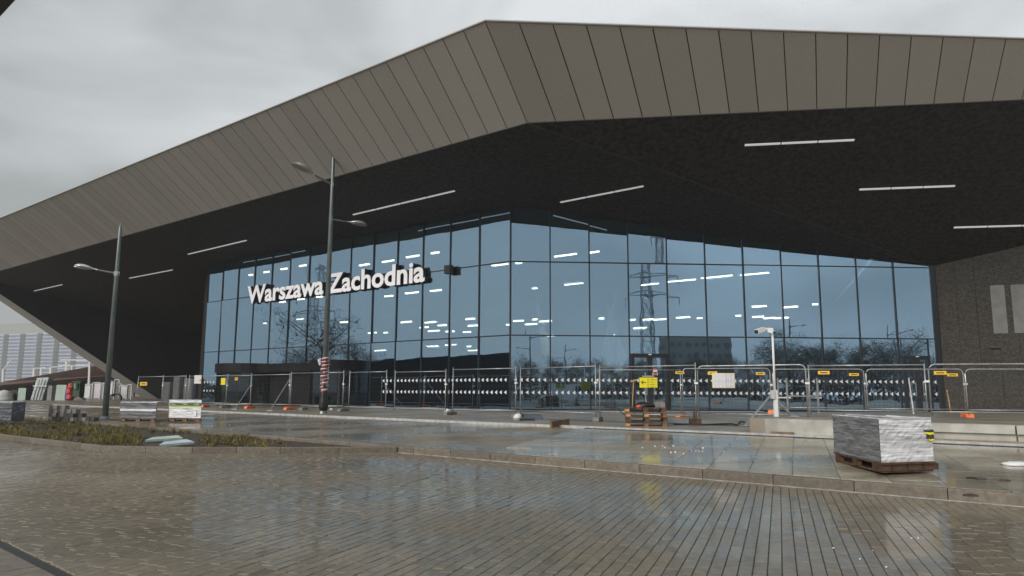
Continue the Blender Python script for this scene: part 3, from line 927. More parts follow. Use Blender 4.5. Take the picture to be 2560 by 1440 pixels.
# ------------------------------------------------------------------ station name sign
def text_mesh(body, size, extrude, offset=0.0):
    cu = bpy.data.curves.new('t', 'FONT'); cu.body = body; cu.size = size; cu.extrude = extrude; cu.offset = offset
    cu.resolution_u = 3
    o = bpy.data.objects.new('t', cu); COL.objects.link(o)
    dg = bpy.context.evaluated_depsgraph_get()
    me = bpy.data.meshes.new_from_object(o.evaluated_get(dg))
    vs = [v.co.copy() for v in me.vertices]; fs = [tuple(p.vertices) for p in me.polygons]
    bpy.data.objects.remove(o); bpy.data.meshes.remove(me); bpy.data.curves.remove(cu)
    return vs, fs
SO = C - NL * .34
s_a = on(617, 758, SO, NL); s_b = on(1061, 702, SO, NL)
sz0 = (s_a.z + s_b.z) / 2
TXT = 'Warszawa Zachodnia'
span = (s_b - s_a).length
sign = empty('station_sign', V((s_a.x, s_a.y, sz0)), 'pale raised letters reading Warszawa Zachodnia with deep black sides on the glass front', 'sign')
full, _ = text_mesh(TXT, 1.0, 0.0, .026)
tw = max(v.x for v in full) - min(v.x for v in full)
capx, _ = text_mesh('W', 1.0, 0.0, .026); caph = max(v.y for v in capx)
sy = 1.19 / caph; sx = span / tw
rt = -UL
xmin0 = min(v.x for v in full)
for i, ch in enumerate(TXT):
    if ch == ' ': continue
    pf, _ = text_mesh(TXT[:i + 1], 1.0, 0, .026); xr = max(v.x for v in pf)
    sv, sf = text_mesh(ch, 1.0, .5, .026); xo = xr - max(v.x for v in sv)
    def place(v, d0, d1):
        return V((s_a.x, s_a.y, sz0)) + rt * ((v.x + xo - xmin0) * sx) + V((0, 0, v.y * sy)) + NL * (d0 if v.z > 0 else d1)
    body = link_mesh('letter', [place(v, .03, .26) for v in sv], sf, 'letter_side', sign)
    link_mesh('letter_face', [place(v, 0, .028) for v in sv], sf, 'letter_face', body)
for z in (.2, .75):
    MB().bar(V((s_a.x, s_a.y, sz0 + z)) + NL * .29, V((s_a.x, s_a.y, sz0 + z)) + NL * .29 + rt * span, .05, .08).build('support_rail', 'letter_side', sign)
for k in range(9):
    p = V((s_a.x, s_a.y, sz0 + .75)) + rt * (span * (k + .5) / 9)
    MB().bar(p + NL * .31, p + NL * .335, .06).build('bracket', 'letter_side', sign)
p = on(1122, 674, C - NL * .3, NL)
MB().box(p, .42, .3, .45, (UL, NL, V((0, 0, 1)))).bar(p + NL * .15, p + NL * .29, .15).build('wall_loudspeaker', 'rubber')
tag(bpy.data.objects['wall_loudspeaker'], 'small black box mounted on a mullion right of the station name', 'loudspeaker')

# ------------------------------------------------------------------ raised terrace with concrete plinths
tag_terr = MB()
te = [kp(RS0, 7.42), kp(RS0 + 26, 7.42)]
cornerb = C + UR * 10.4
tz = [raised_z(kq(p)) for p in te]
far_r = V((34, 36, 0))
vb = [V((te[0].x, te[0].y, RAISED - .004)), V((te[1].x, te[1].y, RAISED - .004)), V((44, 38, FLOOR)), V((Et.x, Et.y, FLOOR)) , V((cornerb.x + 3, cornerb.y - .3, FLOOR + .004))]
MB().prism(vb, V((0, 0, -.6))).build('terrace', 'plaza')
tag(bpy.data.objects['terrace'], kind='structure')
g = on(1912, 1060, kp(RS0, 7.3), KN)
ss = ks(RP0)
def s_at(x, y):
    p = on(x, y, kp(0, 7.25), KN); return ks(p)
cuts = [(s_at(1914, 1065), s_at(2140, 1070)), (s_at(2143, 1070), s_at(2538, 1075)), (s_at(2543, 1075), s_at(2543, 1075) + 3), (s_at(2543, 1075) + 3.02, s_at(2543, 1075) + 6)]
for i, (a, b) in enumerate(cuts):
    mb = MB()
    h0 = PZ1 - .05
    if i == 0:
        prof = [(7.22, h0), (7.22, RAISED), (7.6, RAISED), (7.6, h0)]
    else:
        prof = [(7.22, h0 + .28), (7.22, RAISED), (7.7, RAISED), (7.7, h0), (7.32, h0), (7.32, h0 + .28)]
    mb.prism([kp(a, q, z) for q, z in prof], kp(b, 0) - kp(a, 0))
    o = mb.build('concrete_plinth', 'concrete')
    tag(o, ['pale concrete plinth block under the white camera mast', 'long pale concrete plinth with a stepped foot behind the wrapped planter', 'concrete plinth block beyond the vertical joint by the metal clad wall', 'concrete plinth block beyond the vertical joint by the metal clad wall'][i], 'plinth', 'concrete plinths along the terrace edge')
# sand spilled along the plinth foot
MB().prism([kp(RS0 + 1.0, 7.0, PZ1 - .03), kp(RS0 + 12, 6.98, PZ1 - .03), kp(RS0 + 12, 7.3, PZ1 + .09), kp(RS0 + 1, 7.3, PZ1 + .07)], V((0, 0, -.05))).build('sand', 'sand')
tag(bpy.data.objects['sand'], 'strip of ochre sand along the foot of the plinths', 'sand', kind='stuff')
# dark wet asphalt strip before the right facade
a0 = on_pave(1330, 1046)
wet = [on_pave(1290, 1048), on_pave(1905, 1068), on_pave(1900, 1040), on_pave(1290, 1036)]
MB().add([p + V((0, 0, .006)) for p in wet], [(0, 1, 2, 3)]).build('asphalt_strip', 'asphalt')
tag(bpy.data.objects['asphalt_strip'], kind='structure')
# low step in front of the facades
st = MB()
st.prism([C - NL * .2, C - NL * .75 - UR * .1, C - NR * .75 + UR * 12.5, C - NR * .2 + UR * 12.5], V((0, 0, .02))).prism([C - NL * .2, C - NL * .75 - UR * .1, C - NL * .75 + UL * 16, C - NL * .2 + UL * 16], V((0, 0, .024)))
step = st.build('entrance_step', 'granite_strip'); tag(step, kind='structure')

# ------------------------------------------------------------------ street lamps
def lamp_head(root, base, d, L, rise, hs=1.0):
    """arm and lantern pointing along the horizontal direction d"""
    d = V(d); s = V((-d.y, d.x, 0))
    e = base + d * (L * .55) + V((0, 0, rise * .55))
    arm = MB().tube([base, e], [.05 * hs, .035 * hs], 8).box(base, .16, .16, .2).build('arm', 'lamp_pole', root, smooth=False)
    t0 = e
    t1 = base + d * L + V((0, 0, rise)); ax = (t1 - t0).normalized(); upv = s.cross(ax)
    if upv.z < 0: upv = -upv
    prof = [(0, .05, .04), (.18, .07, .05), (.27, .2, .08), (.42, .29, .12), (.6, .32, .14), (.8, .25, .11), (.93, .09, .04)]
    vs, fs = [], []; n = 14
    for (t, w, h) in prof:
        c = t0 + ax * (t * hs)
        for k in range(n):
            a = 2 * math.pi * k / n
            zz = math.sin(a) * (h if math.sin(a) > 0 else h * .35)
            vs.append(c + s * (math.cos(a) * w * hs) + upv * (zz * hs))
    for i in range(len(prof) - 1):
        for k in range(n):
            k2 = (k + 1) % n; fs.append((i * n + k, i * n + k2, (i + 1) * n + k2, (i + 1) * n + k))
    fs.append(tuple(range(n))); fs.append(tuple((len(prof) - 1) * n + k for k in reversed(range(n))))
    hd = link_mesh('lantern', vs, fs, 'lamp_head', root, smooth=True)
    lc = t0 + ax * (.68 * hs) - upv * (.04 * hs)
    rim = [lc + ax * (math.cos(2 * math.pi * k / 16) * .3 * hs) + s * (math.sin(2 * math.pi * k / 16) * .22 * hs) for k in range(16)]
    MB().prism(rim, -upv * .02).build('lens', 'lamp_lens', hd)
def street_lamp(base, H, arms, r=.11):
    root = empty('street_lamp', base)
    b = V(base)
    MB().tube([b, b + V((0, 0, .12))], [.2, .18], 12).build('base_flange', 'lamp_pole', root)
    MB().tube([b + V((0, 0, .1)), b + V((0, 0, H * .97)), b + V((0, 0, H))], [r, r * .5, .012], 12).build('pole', 'lamp_pole', root, smooth=True)
    for (h, d, L, rise, hs) in arms: lamp_head(root, b + V((0, 0, h)), d, L, rise, hs)
    return root
b1 = on_pave(808, 1034)
H1 = ony(836, 362, b1.y).z - b1.z
lp = street_lamp(b1, H1, [(ony(832, 462, b1.y).z - b1.z, V((-.85, -.52, 0)).normalized(), 1.55, .62, 1.2), (ony(832, 548, b1.y).z - b1.z, V((.93, .36, 0)).normalized(), 1.35, -.1, 1.0)], .155)
tag(lp, 'tall dark grey lamp post with two lanterns and red white tape round its foot', 'street lamp', 'street lamps in front of the station')
# hazard tape wound round the foot and black film at the base
zt0, zt1 = ony(808, 985, b1.y).z, ony(808, 897, b1.y).z
tp = MB(); nt = 11
for k in range(nt * 10):
    pass
for colr, ph in (('tape_red', 0.0), ('tape_white', .36)):
    mb = MB(); n = 14; turns = 10
    hstep = (zt1 - zt0) / turns
    for t in range(turns * n):
        a0, a1 = 2 * math.pi * t / n, 2 * math.pi * (t + 1) / n
        z0 = zt0 + hstep * (t / n + ph); z1 = zt0 + hstep * ((t + 1) / n + ph)
        rr = .185 + .02 * math.sin(t * .7); hh = hstep * (.22 + .05 * math.sin(t * 1.3))
        q = [V((b1.x + rr * math.cos(a), b1.y + rr * math.sin(a), z)) for a, z in ((a0, z0), (a1, z1), (a1, z1 + hh), (a0, z0 + hh))]
        mb.add(q, [(0, 1, 2, 3)])
    mb.build('tape_spiral', colr, lp)
MB().tube([b1 + V((0, 0, z)) for z in (.15, .3, .6, zt0 - b1.z, zt1 - b1.z)], [.19, .23, .2, .175, .165], 12).build('foot_wrap', 'black_film', lp, smooth=True)
MB().tube([b1 + V((-.2, -.12, zt1 - b1.z - .3)), b1 + V((-.24, -.14, zt1 - b1.z - .05)), b1 + V((-.2, -.1, zt1 - b1.z + .02))], [.05, .09, .03], 8).build('loose_film', 'plastic_white', lp)
b2 = on_pave(262, 1048)
H2 = ony(303, 557, b2.y).z - b2.z
l2 = street_lamp(b2, H2, [(ony(292, 684, b2.y).z - b2.z, V((-.96, -.28, 0)).normalized(), 1.35, .22, .95)], .125)
tag(l2, 'dark grey lamp post with a single lantern beside the wrapped stone stacks', 'street lamp', 'street lamps in front of the station')

# ------------------------------------------------------------------ site fence
fence_pts = {342: 50, 405: 48, 463: 46, 566: 43.5, 627: 42, 724: 39.6, 858: 37, 965: 34.8, 1114: 32.4, 1289: 29.8, 1489: 26.4, 1739: 24.0, 2017: 22.2, 2315: 21.0, 2620: 20.2}
fk = sorted(fence_pts)
def fy(x, tab=None):
    ks_ = fk
    if x <= ks_[0]: return fence_pts[ks_[0]]
    for a, b in zip(ks_[:-1], ks_[1:]):
        if a <= x <= b: return fence_pts[a] + (fence_pts[b] - fence_pts[a]) * (x - a) / (b - a)
    return fence_pts[ks_[-1]]
def fence_panel(pa, pb, z0, z1, rounded, label, tags=(), post_ext=0.0):
    root = empty('mesh_fence', V(((pa.x + pb.x) / 2, (pa.y + pb.y) / 2, z0)))
    d = V((pb.x - pa.x, pb.y - pa.y, 0)); L = d.length; d.normalize(); n = V((d.y, -d.x, 0))
    a = V((pa.x, pa.y, 0)); r = .021
    lean = random.gauss(0, .012)
    def P(x, z): return a + d * x + V((0, 0, z)) + n * (lean * (z - z0))
    rc = .16 if rounded else 0
    fr = MB()
    if rounded:
        arc0 = [P(rc - rc * math.cos(t), z1 - rc + rc * math.sin(t)) for t in (0, .52, 1.05, 1.57)]
        arc1 = [P(L - rc + rc * math.sin(t), z1 - rc + rc * math.cos(t)) for t in (0, .52, 1.05, 1.57)]
        fr.tube([P(0, z0)] + arc0 + arc1 + [P(L, z0)], r, 8)
    else:
        fr.tube([P(0, z0), P(0, z1 + post_ext)], r, 8); fr.tube([P(L, z0), P(L, z1 + post_ext)], r, 8); fr.tube([P(0, z1 - .03), P(L, z1 - .03)], r * .9, 8)
    fr.tube([P(0, z0 + .13), P(L, z0 + .13)], r * .8, 8)
    fr.build('frame', 'steel_galv', root, smooth=True)
    wm = MB()
    nv = int(L / .13)
    for i in range(1, nv): wm.bar(P(L * i / nv, z0 + .13), P(L * i / nv, z1 - .02), .0032)
    for i in range(1, 7): wm.bar(P(0, z0 + .13 + (z1 - z0 - .15) * i / 7), P(L, z0 + .13 + (z1 - z0 - .15) * i / 7), .0032)
    w = wm.build('wire_mesh', 'wire', root); w['kind'] = 'stuff'
    MB().box(P(L, z0 + (z1 - z0) * .66) + n * .02 + d * .04, .13, .06, .06, (d, n, V((0, 0, 1)))).build('clamp', 'lamp_slot', root)
    for (x, z, w_, h_, m_) in tags:
        pl = MB().box(P(x, z) + n * .035, w_, .012, h_, (d, n, V((0, 0, 1)))).build('name_plate', m_, root)
        MB().box(P(x, z) + n * .044, w_ * .62, .006, h_ * .28, (d, n, V((0, 0, 1)))).build('plate_print', 'ink', pl)
    return tag(root, label, 'fence panel', 'galvanised site fence panels')
def fence_foot(p, z, orange, label=None):
    mb = MB(); a = random.uniform(-.3, .3) + math.radians(60); ex, ey = uz(a), uz(a + math.pi / 2)
    c = V((p.x, p.y, z))
    poly = [c + ex * x + V((0, 0, h)) for x, h in ((-.35, 0), (-.3, .12), (-.1, .15), (.1, .15), (.3, .12), (.35, 0), (.12, 0), (.08, .05), (-.08, .05), (-.12, 0))]
    mb.prism([v - ey * .11 for v in poly], ey * .22)
    o = mb.build('orange_block' if orange else 'concrete_block', 'orange_plastic' if orange else 'block_grey')
    return tag(o, label or ('orange plastic foot block under the site fence' if orange else 'grey concrete foot block under the site fence'), 'fence foot', 'orange fence feet' if orange else 'concrete fence feet')
def ground_at(p, x):
    q = kq(p)
    if x > 1915: return raised_z(q) * .45 + .55 * raised_z(9)
    return plaza_z(q)
plain = 'plain galvanised mesh fence panel in the run before the glass doors'
front = [(342, 405, 941, 0, 'square topped fence panel with a small yellow sign in front of the black end wall'), (405, 463, 940, 0, 'plain mesh fence panel before the tall grey cabin wall'), (470, 566, 939, 0, 'mesh fence panel holding the white paper notice at the end of the glass'), (566, 627, 938, 0, 'narrow mesh fence panel beside the upright yellow notice'), (627, 724, 936, 0, 'mesh fence panel braced by a slanting prop before the first revolving door'), (727, 858, 931, 0, 'wide mesh fence panel directly behind the red white taped lamp post'),
         (873, 965, 929, 0, 'mesh fence panel right of the taped lamp post before the black door surround'), (987, 1114, 928, 0, 'mesh fence panel ending at the crumpled clear film bundle'), (1132, 1289, 921, 0, 'mesh fence panel ending at the glass corner'), (1301, 1489, 917, 0, 'mesh fence panel starting just right of the glass corner'),
         (1499, 1739, 914, 0, 'square topped fence panel behind the pallet stack carrying the yellow arrow board'), (1746, 2017, 914, 1, 'round cornered fence panel carrying the white notice board'),
         (2024, 2315, 911, 0, 'square topped fence panel behind the wrapped planter'), (2325, 2600, 911, 1, 'round cornered fence panel in front of the metal clad wall')]
for (x0, x1, yt, rd, lab) in front:
    Ya, Yb = fy(x0), fy(x1)
    pa, pb = ony(x0, 980, Ya), ony(x1, 980, Yb)
    zt = (ony(x0, yt, Ya).z + ony(x1, yt - 1, Yb).z) / 2
    gz = (ground_at(pa, x0) + ground_at(pb, x1)) / 2
    tgs = []
    L = (pb - pa).length
    if x0 == 1746: tgs = [(.5, zt - .23, .3, .1, 'sign_amber')]
    if x0 == 2024: tgs = [(.42, zt - .24, .32, .1, 'sign_amber')]
    if x0 == 2325: tgs = [(.28, zt - .24, .32, .1, 'sign_amber')]
    if x0 == 342: tgs = [(.6, zt - .5, .5, .25, 'sign_amber')]
    if x0 == 470: tgs = [(1.2, zt - .28, .28, .18, 'sign_amber')]
    if x0 == 566: tgs = [(1.0, zt - .22, .3, .16, 'sign_amber')]
    fence_panel(pa, pb, gz + (.14 if x0 < 1740 else .06), zt, rd, lab, tgs, .06 if (not rd and x0 < 2000) else 0)
for x, o in ((463, 0), (515, 1), (566, 0), (627, 1), (726, 1), (860, 0), (760, 0), (1126, 0), (1295, 0), (1494, 0)):
    p = ony(x, 980, fy(x)); fence_foot(p, plaza_z(kq(p)), o)
# second run of fencing closer to the glass
back = [(1499, 1702, 30.6, 30.2, 923, 0), (1707, 1927, 29.0, 28.2, 921, 1), (1934, 2162, 27.8, 27.2, 923, 1), (2167, 2411, 26.2, 25.6, 923, 1), (2416, 2680, 24.8, 24.2, 923, 1)]
for i, (x0, x1, Ya, Yb, yt, rd) in enumerate(back):
    pa, pb = ony(x0, 980, Ya), ony(x1, 980, Yb)
    zt = (ony(x0, yt, Ya).z + ony(x1, yt, Yb).z) / 2
    gz = plaza_z(9) if x0 < 1900 else raised_z(16)
    L = (pb - pa).length
    tgs = [(L - .35, zt - .2, .34, .1, 'sign_amber')] if i != 0 else [(L - .02, zt - .14, .36, .11, 'sign_amber')]
    fence_panel(pa, pb, gz + .1, zt, rd, ['rear run fence panel behind the pallet stack', 'rear run fence panel behind the white notice board', 'rear run fence panel in front of the steel trestle', 'rear run fence panel before the right hand glass door', 'rear run fence panel close to the metal clad wall'][i], tgs)
for x, Y in ((1704, 29.6), (1930, 28.0), (2413, 25.2)):
    p = ony(x, 980, Y); fence_foot(p, plaza_z(11) if x < 1900 else raised_z(kq(p)) + .0, 1, 'orange plastic foot under the rear fence run')
# slanting props behind the fence
for (x0, y0, x1, y1, Y) in ((627, 962, 588, 1010, 41), (724, 948, 676, 1012, 38.6)):
    a, b = ony(x0, y0, Y + .8), ony(x1, y1, Y - .6); b.z = plaza_z(kq(b)) + .02
    tag(MB().tube([a, b], .025, 8).box(b, .3, .2, .04).build('fence_prop', 'steel_galv'), 'slanting steel prop bracing the site fence by the revolving door', 'prop', 'fence props')

# signs hung on the fence
def board(name, x0, x1, y0, y1, Y, m, label, cat='sign'):
    a, b = ony(x0, y1, Y), ony(x1, y0, Y)
    root = MB().box((a + b) / 2, b.x - a.x, .015, b.z - a.z).build(name, m)
    return tag(root, label, cat), a, b
Yb_ = fy(1620) - .12
o, a, b = board('arrow_board', 1599, 1643, 944, 969, Yb_, 'sign_yellow', 'yellow direction board with black arrow pointing left and printed lines')
w, h = b.x - a.x, b.z - a.z
def flat(poly, m, name, parent, Y):
    MB().prism([V((a.x + w * u, Y, a.z + h * v)) for u, v in poly], V((0, .004, 0))).build(name, m, parent)
Yf = Yb_ - .013
flat([(.07, .52), (.19, .70), (.23, .70), (.15, .56), (.36, .56), (.36, .48), (.15, .48), (.23, .34), (.19, .34)], 'ink', 'arrow', o, Yf)
for k in range(4):
    v = .86 - k * .24
    flat([(.44, v), (.53, v), (.53, v - .03), (.44, v - .03)], 'ink', 'pictogram', o, Yf)
    flat([(.44, v - .08), (.46, v - .08), (.46, v - .15), (.44, v - .15)], 'ink', 'pictogram', o, Yf)
    flat([(.51, v - .08), (.53, v - .08), (.53, v - .15), (.51, v - .15)], 'ink', 'pictogram', o, Yf)
    flat([(.58, v - .03), (.58 + .3 * random.uniform(.6, 1), v - .03), (.86, v - .1), (.58, v - .1)], 'ink_soft', 'print_line', o, Yf)
o2, a2, b2_ = board('board_header', 1599, 1641, 938, 943, Yb_, 'ink', 'narrow dark strip with pale lettering above the yellow arrow board')
MB().box((a2 + b2_) / 2 + V((0, -.011, 0)), (b2_.x - a2.x) * .7, .006, (b2_.z - a2.z) * .4).build('lettering', 'foam_green', o2)
a, b = ony(1615, 1010, Yb_), ony(1615, 969, Yb_)
# post of the arrow board
MB().bar(V((a.x, Yb_ + .03, plaza_z(9))), V((a.x, Yb_ + .03, b.z + .5)), .03).build('board_post', 'steel_galv', o)
# bucket-shaped sign
pq = [ony(x, y, Yb_ + .05) for x, y in ((1634, 922), (1642, 922), (1645, 938), (1631, 938))]
bs = MB().prism(pq, V((0, .012, 0))).build('notice_tag', 'board_white'); tag(bs, 'small white tapering notice with red edges above the yellow arrow board', 'sign')
for (y0, y1, m_) in ((921, 924, 'sign_red'), (934, 938, 'sign_red'), (930, 933, 'ink')):
    qq = [ony(x, y, Yb_ + .03) for x, y in ((1634, y0), (1642, y0), (1643, y1), (1633, y1))]
    MB().prism(qq, V((0, .006, 0))).build('print_band', m_, bs)
Yw = fy(1808) - .08
o, a, b = board('notice_board', 1781, 1836, 933, 970, Yw, 'sign_yellow', 'white printed notice board with thin yellow rim on the fence')
w, h = b.x - a.x, b.z - a.z
MB().box((a + b) / 2 + V((0, -.012, 0)), w * .96, .008, h * .95).build('sheet', 'board_white', o)
for k in range(1, 7):
    MB().box(V((a.x + w * k / 7, Yw - .018, (a.z + b.z) / 2)), .007, .003, h * .9).build('print_line', 'ink_grey', o)
MB().box(V(((a.x + b.x) / 2, Yw - .018, a.z + h * .45)), w * .92, .003, .008).build('print_line', 'ink_grey', o)
o, a, b = board('paper_notice', 485, 504, 938, 959, fy(494) - .1, 'board_white', 'blank white paper notice on the fence at the end of the glass')
o, a, b = board('yellow_notice', 552, 564, 945, 962, fy(557) - .1, 'sign_yellow', 'upright yellow notice on the fence before the first revolving door')
o, a, b = board('yellow_placard', 350, 368, 955, 964, fy(360) - .15, 'sign_amber', 'yellow placard with dark mark on the fence before the black end wall')
MB().box((a + b) / 2 + V((0, -.012, 0)), (b.x - a.x) * .5, .006, (b.z - a.z) * .25).build('print_line', 'ink', o)

# two steel trestles behind the fence on the right
def trestle(x0, x1, Y, label):
    a, b = ony(x0, 1035, Y), ony(x1, 1035, Y); z0 = raised_z(15)
    zt, zm = ony(x0, 945, Y).z, ony(x0, 990, Y).z
    root = empty('steel_trestle', V(((a.x + b.x) / 2, Y, z0)), label, 'trestle', 'steel trestles')
    for x, dy in ((a.x, 0), (b.x, 0), (a.x - .22, .3), (b.x - .22, .3)):
        MB().bar((x, Y + dy, z0), (x, Y + dy, zt), .055).build('leg', 'steel_galv', root)
    MB().bar((a.x, Y - .02, zm), (b.x, Y - .02, zm), .05).build('rail', 'steel_galv', root)
    for x in (a.x, b.x): MB().bar((x - .3, Y + .15, zm - .06), (x + .12, Y - .04, zm - .06), .05).build('bracket', 'steel_galv', root)
trestle(1970, 2047, 27.6, 'pale steel trestle frame standing between the fence and the glass')
for (x, y0, y1, Y) in ((2281, 945, 993, 30), (2377, 975, 1027, 31)):
    a, b = ony(x, y1, Y), ony(x - 1, y0, Y); z0 = FLOOR if x < 2300 else FLOOR
    tag(MB().bar((a.x, Y, raised_z(20)), (b.x, Y + .25, b.z), .04, .03).build('timber_batten', 'wood_pale' if x > 2300 else 'plastic_white'), 'thin pale batten leaning by the metal clad wall' if x > 2300 else 'thin white batten standing before the right hand glass door', 'batten')

# ------------------------------------------------------------------ camera mast on the plinth
mp = V((RP0.x, RP0.y, RAISED)) + KN * .55 + KD * .12
Ym = mp.y
mast = empty('camera_mast', mp, 'white camera mast with two cameras on a tripod at the plinth corner', 'camera mast')
ztop = ony(1918, 820, Ym).z; zmid = ony(1918, 975, Ym).z
MB().bar(mp, (mp.x, Ym, zmid), .1, .1).build('foot_post', 'white_paint', mast)
MB().tube([(mp.x, Ym, zmid - .02), (mp.x, Ym, ztop)], .03, 10).build('pole', 'white_paint', mast, smooth=True)
for (x1, y1, dY, zz) in ((1862, 1064, -.1, None), (1982, 1042, .25, 0)):
    a = V((mp.x, Ym, zmid if x1 < 1900 else ony(1918, 1000, Ym).z)); b = ony(x1, y1, Ym + dY)
    if x1 > 1900: b.z = RAISED + .01
    MB().bar(a, b, .045, .05).build('brace', 'steel_galv', mast)
    MB().box(b + V((0, 0, .0)), .3, .18, .03).build('brace_foot', 'steel_galv', mast)
for (x0, y0, x1, y1, w) in ((1908, 823, 1892, 829, .13), (1922, 826, 1935, 831, .09)):
    a, b = ony(x0, y0, Ym), ony(x1, y1, Ym - .15)
    c_ = MB().bar(a, b, w, w * .9).build('camera', 'white_paint', mast)
    MB().bar(b + (b - a) * .02, b + (b - a) * .12, w * .75, w * .7).build('camera_lens', 'rubber', c_)
MB().bar(ony(1908, 822, Ym), ony(1930, 822, Ym), .05).build('crossbar', 'white_paint', mast)
p = ony(1928, 986, Ym)
MB().box(p + V((.02, -.05, 0)), .1, .1, .24).build('junction_box', 'grey_box', mast)

# ------------------------------------------------------------------ pallets
def pallet(base, ang, L=1.2, W=.8, m='wood', label=None, group=None, name='pallet', zs=1.0):
    ex, ey, ez = uz(ang), uz(ang + math.pi / 2), V((0, 0, 1)); b = V(base); ax = (ex, ey, ez)
    root = empty(name, b, label, 'pallet', group)
    for j in (-1, 0, 1):
        MB().box(b + ey * (j * (W / 2 - .05)) + ez * (.011 * zs), L, .1, .022 * zs, ax).build('bottom_board', m, root)
        for i in (-1, 0, 1):
            MB().box(b + ex * (i * (L / 2 - .07)) + ey * (j * (W / 2 - .05)) + ez * (.061 * zs), .14, .1, .078 * zs, ax).build('block', 'wood_pale' if random.random() < .4 else m, root)
    for i in (-1, 0, 1):
        MB().box(b + ex * (i * (L / 2 - .07)) + ez * (.111 * zs), .14, W, .022 * zs, ax).build('stringer', m, root)
    for j in range(5):
        MB().box(b + ey * (-W / 2 + .065 + j * (W - .13) / 4) + ez * (.133 * zs), L, .125, .022 * zs, ax).build('deck_board', m, root)
    return root
ps = on_pave(1622, 1067)
za_ = math.radians(172)
for k in range(4):
    pallet(ps + V((random.uniform(-.04, .04), .45 + random.uniform(-.04, .04), k * .1445)), za_ + random.gauss(0, .03), 1.25, .9, 'wood_wet' if k % 2 else 'wood',
           ['empty wooden pallet at the bottom of the stack before the glass', 'second wooden pallet from the bottom of the stack', 'third wooden pallet from the bottom of the stack', 'top wooden pallet of the stack, carrying the dark sacks'][k], 'stacked wooden pallets')
pt = ps + V((0, .45, 4 * .1445))
def lump(c, sx, sy, sz, m, name, label, cat, seed=0, n=10, mr=6):
    rr = random.Random(seed); vs, fs = [], []
    for i in range(mr + 1):
        th = math.pi / 2 * i / mr
        for k in range(n):
            a = 2 * math.pi * k / n; d = 1 + rr.uniform(-.16, .16)
            vs.append(V(c) + V((sx * math.cos(a) * math.cos(th) ** .6 * d, sy * math.sin(a) * math.cos(th) ** .6 * d, sz * math.sin(th) * (1 + rr.uniform(-.1, .1)) if i else 0)))
    for i in range(mr):
        for k in range(n): fs.append((i * n + k, i * n + (k + 1) % n, (i + 1) * n + (k + 1) % n, (i + 1) * n + k))
    fs.append(tuple(reversed(range(n))))
    return tag(link_mesh(name, vs, fs, m, None, smooth=True), label, cat)
lump(pt + V((-.02, 0, 0)), .32, .25, .16, 'black_film', 'dark_sack', 'crumpled black sack on the pallet stack', 'sack', 1)
tag(MB().box(pt + V((.42, -.02, .075)), .3, .3, .15).box(pt + V((.42, -.02, .165)), .24, .24, .03).build('stone_block', 'block_grey'), 'grey stone block on the pallet stack', 'block')
tag(MB().tube([pt + V((-.4, .1, .02)), pt + V((-.34, .15, .8))], .016, 6).bar(pt + V((-.44, .15, .8)), pt + V((-.22, .15, .86)), .05).build('sledge_hammer', 'wood_pale'), 'wooden handled tool leaning upright on the pallet stack', 'tool')
lump(pt + V((-.25, -.2, 0)), .09, .07, .08, 'sign_red', 'red_cup', 'small red object on the pallet stack', 'cap', 4)

def wrinkled(a, b, up, out, m, name, parent, nx=16, nz=14, amp=.006, seed=0):
    '''film stretched over a flat side, pulled into horizontal creases with a slightly uneven rim'''
    rr = random.Random(seed); vs, fs = [], []
    rowj = [rr.gauss(0, amp * .8) for _ in range(nz + 1)]
    for k in range(nz + 1):
        for i in range(nx + 1):
            t, z = i / nx, k / nz
            dz = (rr.gauss(0, .006) if k == nz else 0)
            edge = .3 if i in (0, nx) else 1
            vs.append(a + (b - a) * t + up * z + V((0, 0, dz)) + out * (.008 + edge * (rowj[k] + rr.gauss(0, amp * .5) + .004 * math.sin(t * 9 + k))))
    for k in range(nz):
        for i in range(nx):
            p = k * (nx + 1) + i; fs.append((p, p + 1, p + nx + 2, p + nx + 1))
    return link_mesh(name, vs, fs, m, parent)
# ------------------------------------------------------------------ wrapped planter on the right
pl_f = [on_pave(x, y) for x, y in ((2090, 1130), (2203, 1157), (2338, 1155))]
zb = pave_z(kq(pl_f[1])) + .155
pa_, pb_, pc_ = [onz(x, y, zb) for x, y in ((2087, 1130), (2203, 1156), (2334, 1153))]
ht = ony(2203, 1047, pb_.y).z - zb
dl, dr = (pa_ - pb_), (pc_ - pb_)
pbk1 = pc_ + dl * .35 + V((.1, .9, 0)); 
back_l = pa_ + V((.55, .75, 0)); back_r = pc_ + V((-.1, 1.15, 0))
ring_o = [pa_, pb_, pc_, back_r, back_l]
cen = sum(ring_o, V((0, 0, 0))) / 5
ring_i = [p + (cen - p).normalized() * .035 for p in ring_o]
pln = empty('wrapped_planter', V((cen.x, cen.y, zb)), 'large film wrapped grey angular planter with open top on a pallet', 'planter')
for i in range(5):
    j = (i + 1) % 5
    m_ = 'wrap_grey' if i in (0, 4) else 'wrap_white'  # left walls get darker film: that side's shade is put into the colour
    q = [ring_o[i], ring_o[j], ring_i[j], ring_i[i]]
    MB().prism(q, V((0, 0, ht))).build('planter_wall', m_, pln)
for i in range(5):
    j = (i + 1) % 5
    a_, b_ = ring_i[i] + (cen - ring_i[i]).normalized() * .004, ring_i[j] + (cen - ring_i[j]).normalized() * .004
    MB().add([a_ + V((0, 0, ht * .5)), b_ + V((0, 0, ht * .5)), b_ + V((0, 0, ht - .02)), a_ + V((0, 0, ht - .02))], [(0, 1, 2, 3)]).build('inner_lining', 'planter_inside', pln)
MB().prism([p + V((0, 0, ht * .55)) for p in ring_i], V((0, 0, .03))).build('planter_fill', 'planter_inside', pln)
